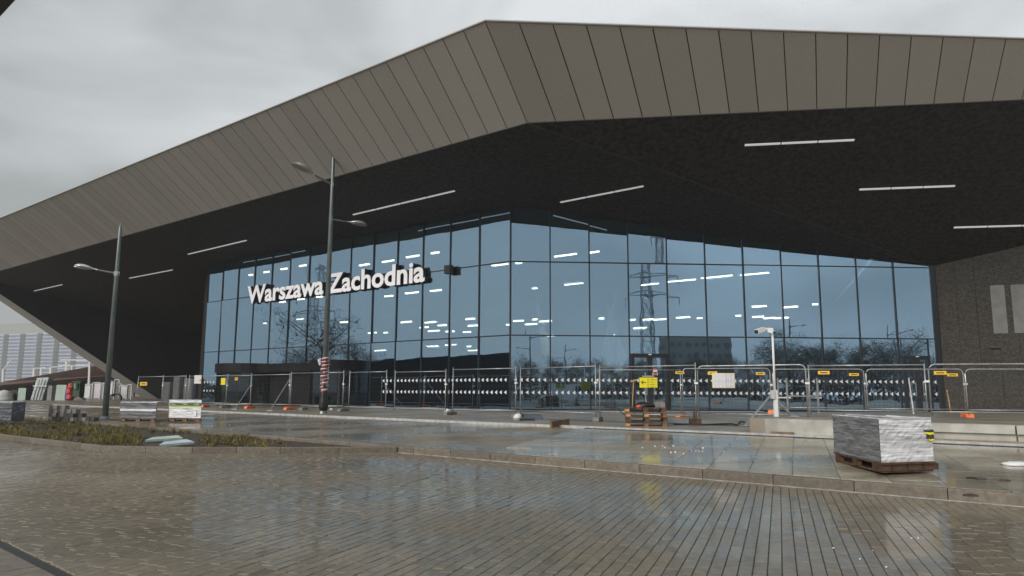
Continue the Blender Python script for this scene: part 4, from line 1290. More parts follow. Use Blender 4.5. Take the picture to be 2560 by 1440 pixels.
for i, m_ in ((0, 'wrap_grey'), (1, 'wrap_white')):
    e_w = (ring_o[i + 1] - ring_o[i]).normalized(); o_w = V((e_w.y, -e_w.x, 0))
    if o_w.dot(ring_o[i] - cen) < 0: o_w = -o_w
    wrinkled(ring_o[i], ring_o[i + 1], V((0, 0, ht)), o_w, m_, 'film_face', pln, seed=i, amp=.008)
# folded film rim and loose bands
for i in range(3):
    j = (i + 1) % 5
    MB().bar(ring_o[i] + V((0, 0, ht + .004)), ring_o[j] + V((0, 0, ht + .004)), .022, .02).build('film_rim', 'wrap_white', pln)
gp = pc_ + V((-.02, -.03, ht * .72)); 
glv = MB()
for k, (lx, dz, mi_) in enumerate(((-.13, 0, 0), (-.1, -.035, 1), (-.085, -.07, 0), (-.09, -.105, 0), (-.06, -.13, 1))): glv.tube([gp + V((lx, -.02, dz)), gp + V((lx * .4, -.03, dz - .012)), gp + V((.0, -.02, dz - .005)), gp + V((.015, .05, dz - .02))], [.012, .024, .027, .014], 8, mi=mi_)
tag(glv.build('work_glove', ['machine_green', 'sign_yellow']), 'green and yellow bundle stuck on the side of the wrapped planter', 'gloves')
ang_r = math.atan2(dr.y, dr.x)
plt_c = (pa_ + pb_ + pc_ + back_r + back_l) / 5
dl_n, dr_n = dl.normalized(), dr.normalized()
ground_p = V((plt_c.x, plt_c.y, zb - .155))
proot = empty('planter_pallet', ground_p, 'brown wooden pallet under the film wrapped planter', 'pallet')
def outl(f, z): return [V((cen.x, cen.y, 0)) + (V((p.x, p.y, 0)) - V((cen.x, cen.y, 0))) * f + V((0, 0, z)) for p in ring_o]
MB().prism(outl(1.04, zb - .03), V((0, 0, .026))).build('deck_board', 'wood_wet', proot)
MB().prism(outl(.99, zb - .155), V((0, 0, .03))).build('bottom_board', 'wood_wet', proot)
for i in range(5):
    for t in ((0.08, .5, .92) if i in (0,) else (.04, .3, .62, .94) if i == 1 else (.5,)):
        o1 = outl(.96, 0); j = (i + 1) % 5
        p = o1[i] + (o1[j] - o1[i]) * t
        e = (o1[j] - o1[i]).normalized()
        MB().box(V((p.x, p.y, zb - .078)), .13 if i == 0 else .28, .1, .094, (e, V((-e.y, e.x, 0)), V((0, 0, 1)))).build('block', 'wood_wet', proot)

# ------------------------------------------------------------------ wrapped stone stacks on the left
def wrapped(x0, xm, x1, yt, yb, label, face_m, side_m, pal=True, depth=.9):
    a, b = on_pave(xm, yb), on_pave(x1, yb)
    e = V((b.x - a.x, b.y - a.y, 0)); L = e.length; e.normalize(); n = V((-e.y, e.x, 0))
    if n.y < 0: n = -n
    gz = min(pave_z(min(PAVE_W, kq(a))), pave_z(min(PAVE_W, kq(b))))
    h = ony(xm, yt, a.y).z - gz
    left = ony(x0, yb, a.y)
    dvec = V((left.x - a.x, 1.0, 0))
    root = empty('wrapped_stone_stack', V(((a.x + b.x) / 2, (a.y + b.y) / 2 + .4, gz)), label, 'stone stack', 'film wrapped stone stacks on the pavement')
    z0 = gz + (.15 if pal else .02)
    P = [V((a.x, a.y, z0)), V((b.x, b.y, z0)), V((b.x, b.y, z0)) + dvec, V((a.x, a.y, z0)) + dvec]
    hh = h - (z0 - gz)
    mb = MB().prism(P, V((0, 0, hh)))
    mb.m = [1 if k == 5 else 0 for k in range(6)]
    bdy = mb.build('wrapped_stones', [face_m, side_m], root)
    MB().prism([P[0] + V((0, 0, hh)) + V((.01, -.015, 0)), P[1] + V((0, 0, hh)) + V((0, -.015, 0)), P[2] + V((0, 0, hh)), P[3] + V((-.012, 0, hh))], V((0, 0, .025))).build('film_top', 'wrap_white', root)
    wrinkled(P[0], P[1], V((0, 0, hh)), V((n.x, n.y, 0)) * -1, face_m, 'film_face', root, seed=int(abs(x0)), amp=.006)
    if pal:
        for t in (.1, .5, .9):
            p = P[0] + (P[1] - P[0]) * t; MB().box(V((p.x, p.y + .07, gz + .07)), .16, .12, .1).build('pallet_block', 'wood', root)
        MB().prism([p + V((0, -.02, -.03)) for p in P], V((0, 0, .028))).build('pallet_deck', 'wood_wet', root)
        MB().prism([p + V((0, -.0, -.15)) for p in P], V((0, 0, .025))).build('pallet_base', 'wood_wet', root)
    return root, P, hh
w1, P1, h1 = wrapped(268, 298, 390, 1006, 1054, 'low film wrapped stack of dark stone slabs beside the lamp post', 'wrap_dark', 'wrap_white')
MB().box((P1[0] + P1[1]) / 2 + V((0, -.03, h1 * .52)), (P1[1] - P1[0]).length * .98, .012, h1 * .16, ((P1[1] - P1[0]).normalized(), V((0, 1, 0)), V((0, 0, 1)))).build('film_band', 'wrap_white', w1)
w2, P2, h2 = wrapped(389, 422, 501, 1001, 1054, 'film wrapped stack of pale stone with a dark green printed band', 'wrap_white', 'wrap_white')
e2 = (P2[1] - P2[0]); L2 = e2.length; ez2 = (e2.normalized(), V((-e2.y, e2.x, 0)).normalized(), V((0, 0, 1)))
MB().box((P2[0] + P2[1]) / 2 + V((0, -.03, h2 * .78)), L2 * .99, .012, h2 * .15, ez2).build('printed_band', 'label_green', w2)
MB().box((P2[0] + P2[1]) / 2 + V((0, -.03, h2 * .67)), L2 * .99, .01, h2 * .05, ez2).build('printed_stripe', 'label_lime', w2)
MB().box(P2[0] + e2 * .82 + V((0, -.032, h2 * .26)), L2 * .1, .008, h2 * .3, ez2).build('paper_tag', 'board_white', w2)
tv, tf = text_mesh('Libet', 1.0, .01)
for t in (.04, .42, .78):
    txw = max(v.x for v in tv)
    sc = h2 * .1
    lv = [P2[0] + e2 * t + e2.normalized() * (v.x * sc * 1.6) + V((0, -.038 - .002 * (v.z > 0), h2 * .755 + v.y * sc)) for v in tv]
    link_mesh('printed_name', lv, tf, 'board_white', w2)
w3, P3, h3 = wrapped(-40, -30, 27, 1006, 1056, 'dark film wrapped stone stack beside the planting bed', 'wrap_dark', 'wrap_grey', pal=False)
# loose paving blocks in three little piles
for i, (x, y, nx, ny, nz, lab) in enumerate(((137, 1049, 3, 2, 3, 'a'), (160, 1051, 6, 2, 4, 'b'), (182, 1052, 3, 2, 3, 'c'), (208, 1053, 7, 2, 2, 'd'))):
    c = on_pave(x, y); gz = c.z
    for ix in range(nx):
        for iz in range(nz):
            if i == 0 and ix == 0 and iz > 0: continue
            if iz == nz - 1 and random.random() < .25: continue
            aa = random.gauss(0, .06); ax = (uz(aa), uz(aa + math.pi / 2), V((0, 0, 1)))
            bw = .16
            o = MB().box(V((c.x + (ix - nx / 2) * bw * 1.02, c.y + random.uniform(0, .06), gz + .075 + iz * .152)), bw * .97, .34, .15, ax).build('paving_block', 'block_dark' if random.random() < .6 else 'block_grey')
            tag(o, 'small dark concrete block in the loose piles behind the planting bed', 'block', 'loose paving blocks')
# foam boards lying in the bed
for (x0, y0, x1, y1, m_, lab) in ((363, 1100, 457, 1094, 'foam_green', 'pale green foam board lying flat in the planting bed'), (398, 1112, 486, 1104, 'foam_pale', 'pale blue foam board lying on the soil nearer the kerb')):
    a, b = onz(x0, y0, .14), onz(x1, y1, .16)
    e = (b - a).normalized(); n = V((-e.y, e.x, 0)); n = n if n.y > 0 else -n
    w_ = .3
    o = MB().prism([a, b, b + n * w_ + V((0, 0, .05)), a + n * w_ * .6 + e * .25 + V((0, 0, .05))], V((0, 0, -.05))).build('foam_board', m_)
    tag(o, lab, 'foam board')
tag(MB().bar(onz(535, 1106, .08), onz(562, 1107, .09), .04, .03).build('timber_scrap', 'wood_pale'), 'short wood scrap lying in the planting bed', 'wood scrap')

# ------------------------------------------------------------------ loose things on the plaza
a, b = on_pave(1378, 1070), on_pave(1422, 1063)
tag(MB().bar(a + V((0, 0, .1)), b + V((0, 0, .1)), .06, .2).build('timber_offcut', 'wood'), 'brown timber offcut lying on the light kerb strip', 'timber')
a, b = on_pave(1945, 1086), on_pave(2018, 1086)
tag(MB().bar(kp(ks(a), 7.12, PZ1 + .08), kp(ks(b), 7.12, PZ1 + .08), .05, .04).build('timber_lath', 'wood'), 'thin brown lath lying at the foot of the plinth', 'timber')
cp = [on_pave(x, y) + V((0, 0, .025)) for x, y in ((1684, 1062), (1720, 1063), (1760, 1064), (1800, 1062), (1830, 1061), (1850, 1066), (1880, 1068), (1905, 1063), (1913, 1058))]
tag(MB().tube(cp, .025, 6).build('cable', 'rubber', smooth=True), 'black cable snaking over the asphalt to the camera mast', 'cable')
ccp = [on_pave(1855 + 9 * math.cos(t), 1061 + 5 * math.sin(t)) + V((0, 0, .03)) for t in [k * .7 for k in range(10)]]
tag(MB().tube(ccp, .022, 6).build('cable_coil', 'rubber', smooth=True), 'small coil of black cable beside the mast brace', 'cable')
hp = [ony(1533, 1008, 26.0), ony(1550, 1028, 25.0), ony(1572, 1045, 23.5)]
tag(MB().tube(hp, .015, 6).build('hanging_cable', 'rubber', smooth=True), 'black cable hanging down to the pallet stack', 'cable')
fb = on_pave(1740, 1061)
tag(MB().box(fb + V((0, .1, .09)), .34, .3, .18).bar(fb + V((-.02, .1, .18)), fb + V((-.02, .1, .5)), .05).build('post_foot', 'wood_wet'), 'wet brown wooden foot block with stub under the fence joint', 'block')
for i, (x, y, s) in enumerate(((1118, 1030, .14), (1295, 1046, .17), (828, 1025, .09))):
    c = on_pave(x, y); lump(c, s, s * .8, s * 1.1, 'plastic_white', 'film_bundle', ['crumpled clear film bundle at a fence foot left of the corner', 'crumpled white film bundle at the fence foot below the glass corner', 'small white film scrap beside the taped lamp post'][i], 'film', 20 + i)
for i, (x, y) in enumerate(((1316, 1052), (2545, 1163))):
    c = on_pave(x, y)
    if i == 0: tag(MB().tube([c + V((-.25, 0, .03)), c + V((0, .03, .05)), c + V((.3, 0, .04))], [.035, .035, .03], 8).build('conduit', 'rubber'), 'black conduit stub with pale end on the sandy ground', 'conduit')
    else: lump(c, .28, .16, .06, 'plastic_white', 'white_sack', 'white crumpled sack on the wet paving right of the planter', 'sack', 31)
rr = random.Random(12)
for k in range(26):
    x = rr.choice((rr.uniform(1600, 1830), rr.uniform(1600, 1830), rr.uniform(1900, 2300), rr.uniform(480, 700))); y = rr.uniform(1115, 1135) if x < 1850 and x > 1000 else (rr.uniform(1060, 1075) if x < 1000 else rr.uniform(1330, 1420))
    c = onz(x, y, .01) if y > 1240 else on_pave(x, y)
    r_ = rr.uniform(.012, .024) * (.5 if y > 1240 else 1)
    o = lump(c, r_, r_, r_, 'board_white', 'pebble', 'tiny white pebble scattered on the wet paving', 'pebble', 50 + k, 6, 3); o['group'] = 'white pebbles on the paving'
for k, (x, y, s) in enumerate(((2430, 1196, .09), (2452, 1199, .07), (2512, 1202, .08), (2425, 1240, .1))):
    c = on_pave(x, y)
    o = lump(c, s, s * .6, .025, 'soil', 'mud_clod', 'flat clod of mud on the wet paving near the kerb', 'mud', 80 + k, 9, 3); o['group'] = 'mud clods'

# ------------------------------------------------------------------ building site at the far left
def sx(x, y, Y): return ony(x, y, Y)
GZ = FLOOR
def site_box(name, x0, x1, y0, Y, dep, m, lab, cat, m2=None, lean=0):
    a, b = ony(x0, 985, Y), ony(x1, 985, Y); zt = ony(x0, y0, Y).z
    z0 = plaza_z(9)
    mb = MB()
    P = [V((a.x, Y, z0)), V((b.x, Y, z0)), V((b.x + dep * .5, Y + dep, z0)), V((a.x + dep * .5, Y + dep, z0))]
    mb.prism(P, V((lean, 0, zt - z0)))
    mb.m = [1 if (m2 and k == 3) else 0 for k in range(6)]
    return tag(mb.build(name, [m, m2 or m]), lab, cat)
YS = 68.0
o = site_box('site_cabinet', 45, 64, 970, YS, 1.2, 'cabinet_green', 'pale green cabinet with dark side at the edge of the building site', 'cabinet', 'cabinet_dark')
# leaning glass sheets on a rack
rk = empty('glass_rack', ony(97, 1000, YS), 'tilted grey rack of glass sheets held by a white bar', 'rack')
z0 = plaza_z(9)
a, b = ony(77, 985, YS), ony(106, 985, YS); c, d = ony(118, 943, YS), ony(88, 945, YS)
for k in range(4):
    off = V((.06 * k, .14 * k, 0))
    MB().prism([V((a.x, YS, z0 + .05)) + off, V((b.x, YS, z0 + .05)) + off, V((c.x, YS + .25, c.z - .05 * k)) + off, V((d.x, YS + .25, d.z - .06 * k)) + off], V((0, .05, 0))).build('glass_sheet', 'sheet_glass', rk)
MB().bar(ony(83, 965, YS - .1) , ony(117, 965, YS - .1), .09).build('clamp_bar', 'white_paint', rk)
for t in (.2, .45, .7):
    p = V((a.x, YS - .03, z0)) + (V((b.x, 0, 0)) - V((a.x, 0, 0))) * t; q = V((d.x, YS + .1, d.z)) + V((c.x - d.x, 0, 0)) * t
    MB().bar(p, q - V((0, 0, .1)), .05).build('strap', 'white_paint', rk)
MB().box(V(((a.x + b.x) / 2, YS + .2, z0 + .02)), b.x - a.x + .6, 1.4, .12).build('rack_foot', 'wood_wet', rk)
site_box('site_locker', 118, 129, 964, YS, .8, 'grey_panel', 'narrow pale locker between the glass rack and the green board', 'locker')
site_box('green_board', 138, 163, 962, YS, .7, 'cabinet_green', 'broad pale green panel standing on the building site', 'panel', 'barrel_blue', lean=.06)
c = ony(171, 985, YS); z0 = plaza_z(9)
tag(MB().tube([V((c.x, YS, z0)), V((c.x, YS, z0 + .2)), V((c.x, YS, z0 + .8)), V((c.x, YS, z0 + 1.2))], [.24, .27, .27, .22], 12).build('barrel', 'barrel_blue'), 'small blue barrel beside the red sacks', 'barrel')
c = ony(178, 985, YS - .1)
for k in range(3):
    rr_ = random.Random(k)
    lump(V((c.x + rr_.uniform(-.06, .06), YS - .3, z0 + .15 + k * .48)), .3, .3, .55, 'sack_red', 'red_sack', ['red printed sack at the bottom of the small pile', 'red printed sack in the middle of the small pile', 'red printed sack on top of the small pile'][k], 'sack', 40 + k)
c = ony(196, 985, YS)
gm = empty('site_pump', V((c.x, YS, z0)), 'dark green machine on splayed legs beside the red sacks', 'machine')
MB().box(V((c.x, YS, z0 + 1.05)), .62, .8, 1.3).box(V((c.x, YS, z0 + 1.75)), .8, .92, .12).build('housing', 'machine_green', gm)
MB().tube([V((c.x, YS - .45, z0 + 1.1)), V((c.x, YS - .5, z0 + 1.6))], .17, 10).build('cylinder', 'machine_light', gm)
for s in (-1, 1):
    MB().bar(V((c.x + s * .2, YS, z0 + .45)), V((c.x + s * .8, YS - .2, z0 + .04)), .14).build('leg', 'machine_green', gm)
lump(V((ony(6, 985, YS).x, YS, plaza_z(8))), 1.1, .8, .95, 'plastic_white', 'rubble_bag', 'big white rubble bag at the edge of the building site', 'bag', 60)
tag(MB().box(V((ony(32, 985, YS).x, YS + 1, plaza_z(9) + .56)), 1.1, 1.0, .84).box(V((ony(32, 985, YS).x, YS + 1, plaza_z(9) + .08)), 1.2, 1.1, .14).build('dark_crate', 'block_dark'), 'dark crate between the rubble bag and the green cabinet', 'crate')
# black hose loops beside the lamp
for k in range(3):
    c = ony(284 + 3 * k, 1003, 31.5 + .1 * k); 
    pts = [V((c.x + .3 * math.cos(t) * (1 - .1 * k), c.y + .1 * math.sin(t), c.z + .05 + .26 * math.sin(t))) for t in [i * .35 for i in range(10)]]
    o = tag(MB().tube(pts, .022, 6).build('hose_loop', 'rubber', smooth=True), 'black bent hose loop behind the lamp post', 'hose'); o['group'] = 'hose loops'
# formwork frames further back, seen between the lamp and the canopy foot
rr = random.Random(5)
for i, x in enumerate((215, 228, 240, 252, 272, 290, 306, 322)):
    Y = 76 + rr.uniform(-4, 4); a = ony(x, 990, Y); zt = ony(x, 955 + rr.uniform(-6, 10), Y).z
    fr = empty('formwork_frame', V((a.x, Y, FLOOR - .03)), 'grey formwork frame stacked upright beyond the lamp post', 'formwork', 'formwork frames on the building site')
    w_ = rr.uniform(.4, .8)
    MB().bar((a.x - w_ / 2, Y, FLOOR), (a.x - w_ / 2, Y, zt), .09).bar((a.x + w_ / 2, Y, FLOOR), (a.x + w_ / 2, Y, zt), .09).bar((a.x - w_ / 2, Y, zt), (a.x + w_ / 2, Y, zt), .09).build('frame', 'steel_galv', fr)
    MB().box((a.x, Y + .08, (zt + FLOOR) / 2), w_ * .9, .06, (zt - FLOOR) * .85).build('panel', 'grey_panel' if i % 2 else 'board_white', fr)
# grey cabin panels behind the fence before the black end wall
for i, (x0, x1, y0) in enumerate(((436, 452, 942), (462, 484, 946), (408, 428, 955))):
    Y = 50.5; a, b = ony(x0, 985, Y), ony(x1, 985, Y); zt = ony(x0, y0, Y).z
    tag(MB().box(((a.x + b.x) / 2, Y, (zt + FLOOR) / 2), b.x - a.x, .5, zt - FLOOR).box(((a.x + b.x) / 2, Y - .26, (zt + FLOOR) / 2), (b.x - a.x) * .8, .03, (zt - FLOOR) * .9).build('grey_cabin', 'grey_dark'), ['tall grey cabin wall behind the fence at the black end wall', 'grey cabin unit beside the paper notice', 'low grey cabin unit nearest the canopy foot'][i], 'cabin')

# ------------------------------------------------------------------ far background on the left
tz_ = 104
top = [ony(x, y, Y) for x, y, Y in ((-260, 1000, 150), (0, 956, 112), (235, 915, 96), (420, 884, 90))]
bot = [ony(x, y, Y) for x, y, Y in ((-260, 1004, 150), (0, 963, 112), (235, 942, 96), (420, 928, 90))]
rb = MB()
poly = top + bot[::-1]
rb.prism(poly, V((4, 9, 0)))
ramp = tag(rb.build('ramp_canopy', 'brown_clad'), 'long brown clad canopy wedge descending to the left behind the building site', 'canopy')
for x, Y in ((120, 102), (190, 98), (255, 95)):
    a = ony(x, 950, Y); MB().bar((a.x + 2, Y + 4, FLOOR), (a.x + 2, Y + 4, a.z + .3), .5).build('canopy_column', 'grey_panel', ramp)
# railway masts
for i, (x, yb_, yt_, arm, Y) in enumerate(((8, 965, 922, 1, 130), (85, 950, 921, 2, 140), (103, 948, 921, 0, 138), (127, 945, 918, 2, 140), (166, 940, 902, 0, 140), (225, 950, 900, 3, 88), (180, 938, 915, 2, 150))):
    a, t = ony(x, yb_, Y), ony(x, yt_, Y)
    z0 = FLOOR - .1
    w_ = .28 if i != 5 else .22
    root = empty('railway_mast', V((a.x, Y, z0)), ['slim pale railway mast with a short slanting bracket', 'pale railway mast with a side arm behind the glass rack', 'pale bare railway mast behind the glass rack', 'pale railway mast with a side arm right of the glass rack', 'taller pale bare railway mast above the brown canopy', 'tall pale railway mast with a double gantry arm in front of the brown canopy', 'pale railway mast with a side arm close to the inclined canopy edge'][i], 'mast', 'pale railway masts')
    MB().bar((a.x, Y, z0), (t.x, Y, t.z), w_).build('post', 'mast_white', root)
    if arm == 1: MB().bar((t.x, Y, t.z - .3), (t.x + 1.2, Y, t.z + 1.6), .15).build('arm', 'mast_white', root)
    if arm == 2: MB().bar((t.x, Y, t.z), (t.x + 2.2, Y, t.z + .15), .16).build('arm', 'mast_white', root)
    if arm == 3:
        e = ony(150, 903, Y)
        MB().bar((t.x, Y, t.z), (e.x, Y, t.z), .14).bar((t.x, Y, t.z - .7), (e.x, Y, t.z - .7), .12).build('arm', 'mast_white', root)
# hazy office block
Q0, Q1 = ony(-420, 970, 760), ony(330, 970, 600)
bd = V((Q1.x - Q0.x, Q1.y - Q0.y, 0)); bL = bd.length; bd.normalize(); bn = V((bd.y, -bd.x, 0)); bn = bn if bn.y < 0 else -bn
zt_b = ony(90, 808, 653).z
ob = empty('office_block', V(((Q0.x + Q1.x) / 2, (Q0.y + Q1.y) / 2, 0)), 'large hazy office block with rows of pale and dark window bands', 'building')
MB().prism([V((Q0.x, Q0.y, 0)), V((Q1.x, Q1.y, 0)), V((Q1.x, Q1.y, 0)) - bn * 60, V((Q0.x, Q0.y, 0)) - bn * 60], V((0, 0, zt_b))).build('body', 'far_wall', ob)
fl_h = 8.6 / FPX * 655
nfl = 19; ncol = 19
cw = bL / ncol
zroof = zt_b - 9.5
for k in range(nfl):
    z = zroof - (k + 1) * fl_h
    if z < 1: break
    for i in range(ncol):
        p = V((Q0.x, Q0.y, 0)) + bd * (i * cw)
        for (a_, b_, m_, nm) in ((.0, .68, 'far_glass', 'window'), (.70, .98, 'far_dark', 'window')):
            MB().prism([p + bd * (a_ * cw) + V((0, 0, z + .1)), p + bd * (b_ * cw) + V((0, 0, z + .1)), p + bd * (b_ * cw) + V((0, 0, z + fl_h * (.62 if m_ == 'far_glass' else .95))), p + bd * (a_ * cw) + V((0, 0, z + fl_h * (.62 if m_ == 'far_glass' else .95)))], bn * (.5 if m_ == 'far_glass' else .9)).build(nm, m_, ob)
    MB().prism([V((Q0.x, Q0.y, z + fl_h * .66)), V((Q1.x, Q1.y, z + fl_h * .66)), V((Q1.x, Q1.y, z + fl_h * .98)), V((Q0.x, Q0.y, z + fl_h * .98))], bn * .6).build('floor_band', 'far_band', ob)

# ------------------------------------------------------------------ shelter whose roof corner enters the picture at top left
r0, r1 = ony(38, 0, 3.2), ony(0, 42, 3.2)
sh = empty('bus_shelter', V((-3.6, 2.0, 0)), 'dark flat shelter roof corner reaching into the picture above the road', 'shelter')
zs_ = r0.z
ea = onz(41, -3, zs_); eb = onz(-3, 45, zs_)
e_ = (ea - eb).normalized()
far_e, near_e = eb - e_ * 3.0, ea + e_ * .25
sidev = V((-e_.y, e_.x, 0)); sidev = sidev if sidev.x < 0 else -sidev
MB().prism([far_e, near_e, near_e + sidev * 1.8, far_e + sidev * 1.8], V((0, 0, .12))).build('roof', 'frame_black', sh)
for t in (.25, .85):
    p = far_e + (near_e - far_e) * t + sidev * 1.6
    MB().tube([V((p.x, p.y, 0)), V((p.x, p.y, zs_))], .06, 10).build('post', 'lamp_pole', sh)

# ------------------------------------------------------------------ the far side of the road, seen mirrored in the glass
def mirrored(x, y, D, which):
    """world place of something seen in the glass at this bearing, D metres along the reflected path"""
    d = bearing(x, y); p = CAMO + d * (D / math.hypot(d.x, d.y))
    return mirror(p, C, NR if which == 'R' else NL)
def make_pylon(loc, H, rot, label):
    root = empty('power_pylon', loc, label, 'pylon', 'lattice pylons')
    b = V(loc)
    def R_(x, y, z): return b + V((x * math.cos(rot) - y * math.sin(rot), x * math.sin(rot) + y * math.cos(rot), z))
    def hw(z): return 1.0 * (1 - z / H) + .62
    tw_ = MB(); zsq = [0, .12, .24, .35, .45, .54, .62, .70, .77, .84, .91, 1.0]
    for za, zb2 in zip(zsq[:-1], zsq[1:]):
        wa, wb = hw(za * H), hw(zb2 * H)
        cs = [(-1, -1), (1, -1), (1, 1), (-1, 1)]
        for i in range(4):
            p, q = cs[i], cs[(i + 1) % 4]
            tw_.bar(R_(p[0] * wa, p[1] * wa, za * H), R_(p[0] * wb, p[1] * wb, zb2 * H), .17)
            tw_.bar(R_(p[0] * wa, p[1] * wa, za * H), R_(q[0] * wb, q[1] * wb, zb2 * H), .085)
            tw_.bar(R_(q[0] * wa, q[1] * wa, za * H), R_(p[0] * wb, p[1] * wb, zb2 * H), .085)
            tw_.bar(R_(p[0] * wb, p[1] * wb, zb2 * H), R_(q[0] * wb, q[1] * wb, zb2 * H), .075)
    tw_.build('tower', 'pylon_steel', root)
    for z, w in ((.645, 5.9), (.77, 5.6), (.96, 1.7)):
        ca = MB()
        for s in (-1, 1):
            for yy in (-.5, .5):
                ca.bar(R_(0, yy, z * H), R_(s * w, 0, z * H + .3), .12); ca.bar(R_(0, yy, z * H + 1.2), R_(s * w, 0, z * H + .3), .12)
            ca.bar(R_(s * w, 0, z * H + .3), R_(s * w, 0, z * H - 1.6), .14)
        ca.build('cross_arm', 'pylon_steel', root)
    return root
pR = mirrored(1632, 980, 165, 'R'); pL = mirrored(775, 977, 190, 'L')
HR = EYE + 165 * .207; HL = EYE + 190 * .165
make_pylon((pR.x, pR.y, -.09), HR, .5, 'steel lattice pylon across the road, mirrored in the right hand glass')
make_pylon((pL.x, pL.y, -.09), HL, 1.9, 'steel lattice pylon to the west, mirrored in the left hand glass behind the sign')
for (x, yt, which, lab) in ((1322, 830, 'R', 0), (1411, 868, 'R', 0), (1980, 806, 'R', 0), (2244, 828, 'R', 0)):
    H = 9.0; D = (H - EYE) / ((982 - yt) / FPX)
    p = mirrored(x, 981, D, which)
    l = street_lamp(V((p.x, p.y, -.012)), H, [(H * .86, V((1, .1, 0)).normalized(), 1.6, .3, 1.0), (H * .74, V((-1, -.1, 0)).normalized(), 1.6, .1, .9)], .12)
    tag(l, 'street lamp across the road seen only as a reflection in the glass', 'street lamp', 'street lamps across the road')
# bare trees
def make_tree(H, seed, spread=1.0, dense=1500):
    rr = random.Random(seed)
    root = empty('street_tree', (0, 0, 0))
    tr = MB(); tips = []
    tr.tube([(0, 0, 0), (.05, 0, H * .25), (0, .06, H * .5), (.05, .05, H * .8)], [H * .022, H * .017, H * .011, H * .004], 7)
    for k in range(16):
        a = rr.uniform(0, 6.28); z = H * rr.uniform(.2, .75); L = H * rr.uniform(.2, .36) * spread
        p0 = V((0, 0, z)); p1 = p0 + V((math.cos(a) * L * .6, math.sin(a) * L * .6, L * .45)); p2 = p1 + V((math.cos(a + .4) * L * .5, math.sin(a + .4) * L * .5, L * .4))
        tr.tube([p0, p1, p2], [H * .008, H * .005, H * .002], 5); tips += [p1, p2, (p1 + p2) / 2]
    tr.build('trunk', 'bark', root)
    vs, fs = [], []
    for k in range(dense):
        t = rr.choice(tips); c = t + V((rr.gauss(0, H * .06 * spread), rr.gauss(0, H * .06 * spread), rr.gauss(0, H * .055)))
        d = V((rr.gauss(0, 1), rr.gauss(0, 1), rr.gauss(.3, .8))).normalized() * H * rr.uniform(.05, .12); s = d.cross(V((rr.gauss(0, 1), rr.gauss(0, 1), rr.gauss(0, 1)))).normalized() * H * rr.uniform(.0018, .004)
        i = len(vs); vs += [c - s, c + s, c + d + s * .3, c + d - s * .3]; fs.append((i, i + 1, i + 2, i + 3))
    link_mesh('crown', vs, fs, 'twig', root)
    return root
protoA = make_tree(8.0, 1, 1.1, 2400); protoB = make_tree(9.0, 2, 1.35, 1500)
used = set()
def plant(proto, loc, sc, rz, label, group):
    if id(proto) in used: o = copy_tree(proto)
    else: o = proto; used.add(id(proto))
    o.location = loc; o.scale = (sc, sc, sc); o.rotation_euler.z = rz
    return tag(o, label, 'tree', group)
rr = random.Random(9)
for i in range(34):
    x = 1285 + i * 33 + rr.uniform(-10, 10); D = rr.uniform(112, 128)
    p = mirrored(x, 981, D, 'R'); s = rr.uniform(.62, .8)
    if 1930 < x < 2240: s = rr.uniform(1.0, 1.1)
    plant(protoA, V((p.x, p.y, -.09)), s, rr.uniform(0, 6.28), 'dense dark tree in the row across the road, mirrored low in the right glass', 'trees across the road')
for i, (x, D, s) in enumerate(((790, 100, 1.15), (745, 105, .7), (890, 90, .75), (925, 88, .6), (700, 115, .45))):
    p = mirrored(x, 977, D, 'L')
    plant(protoB, V((p.x, p.y, -.09)), s, rr.uniform(0, 6.28), 'bare branching tree to the west, mirrored in the left glass', 'bare trees to the west')
# apartment block mirrored in the right glass
pa2, pb2 = mirrored(1662, 981, 230, 'R'), mirrored(1842, 981, 230, 'R')
ap = empty('apartment_block', V(((pa2.x + pb2.x) / 2, (pa2.y + pb2.y) / 2, -.09)), 'grey apartment block across the road, mirrored in the right hand glass', 'building')
ed = V((pb2.x - pa2.x, pb2.y - pa2.y, 0)); eL = ed.length; ed.normalize(); en = V((-ed.y, ed.x, 0)); en = en if en.y > 0 else -en
Hb = EYE + 230 * .072
MB().prism([V((pa2.x, pa2.y, -.09)), V((pb2.x, pb2.y, -.09)), V((pb2.x, pb2.y, -.09)) - en * 14, V((pa2.x, pa2.y, -.09)) - en * 14], V((0, 0, Hb))).build('wall', 'block_grey', ap)
for r in range(5):
    for k in range(9):
        p = V((pa2.x, pa2.y, 0)) + ed * (eL * (k + .5) / 9) + en * .05 + V((0, 0, 2.2 + r * 3.1))
        MB().box(p, 1.3, .12, 1.5, (ed, en, V((0, 0, 1)))).build('window', 'far_dark', ap)

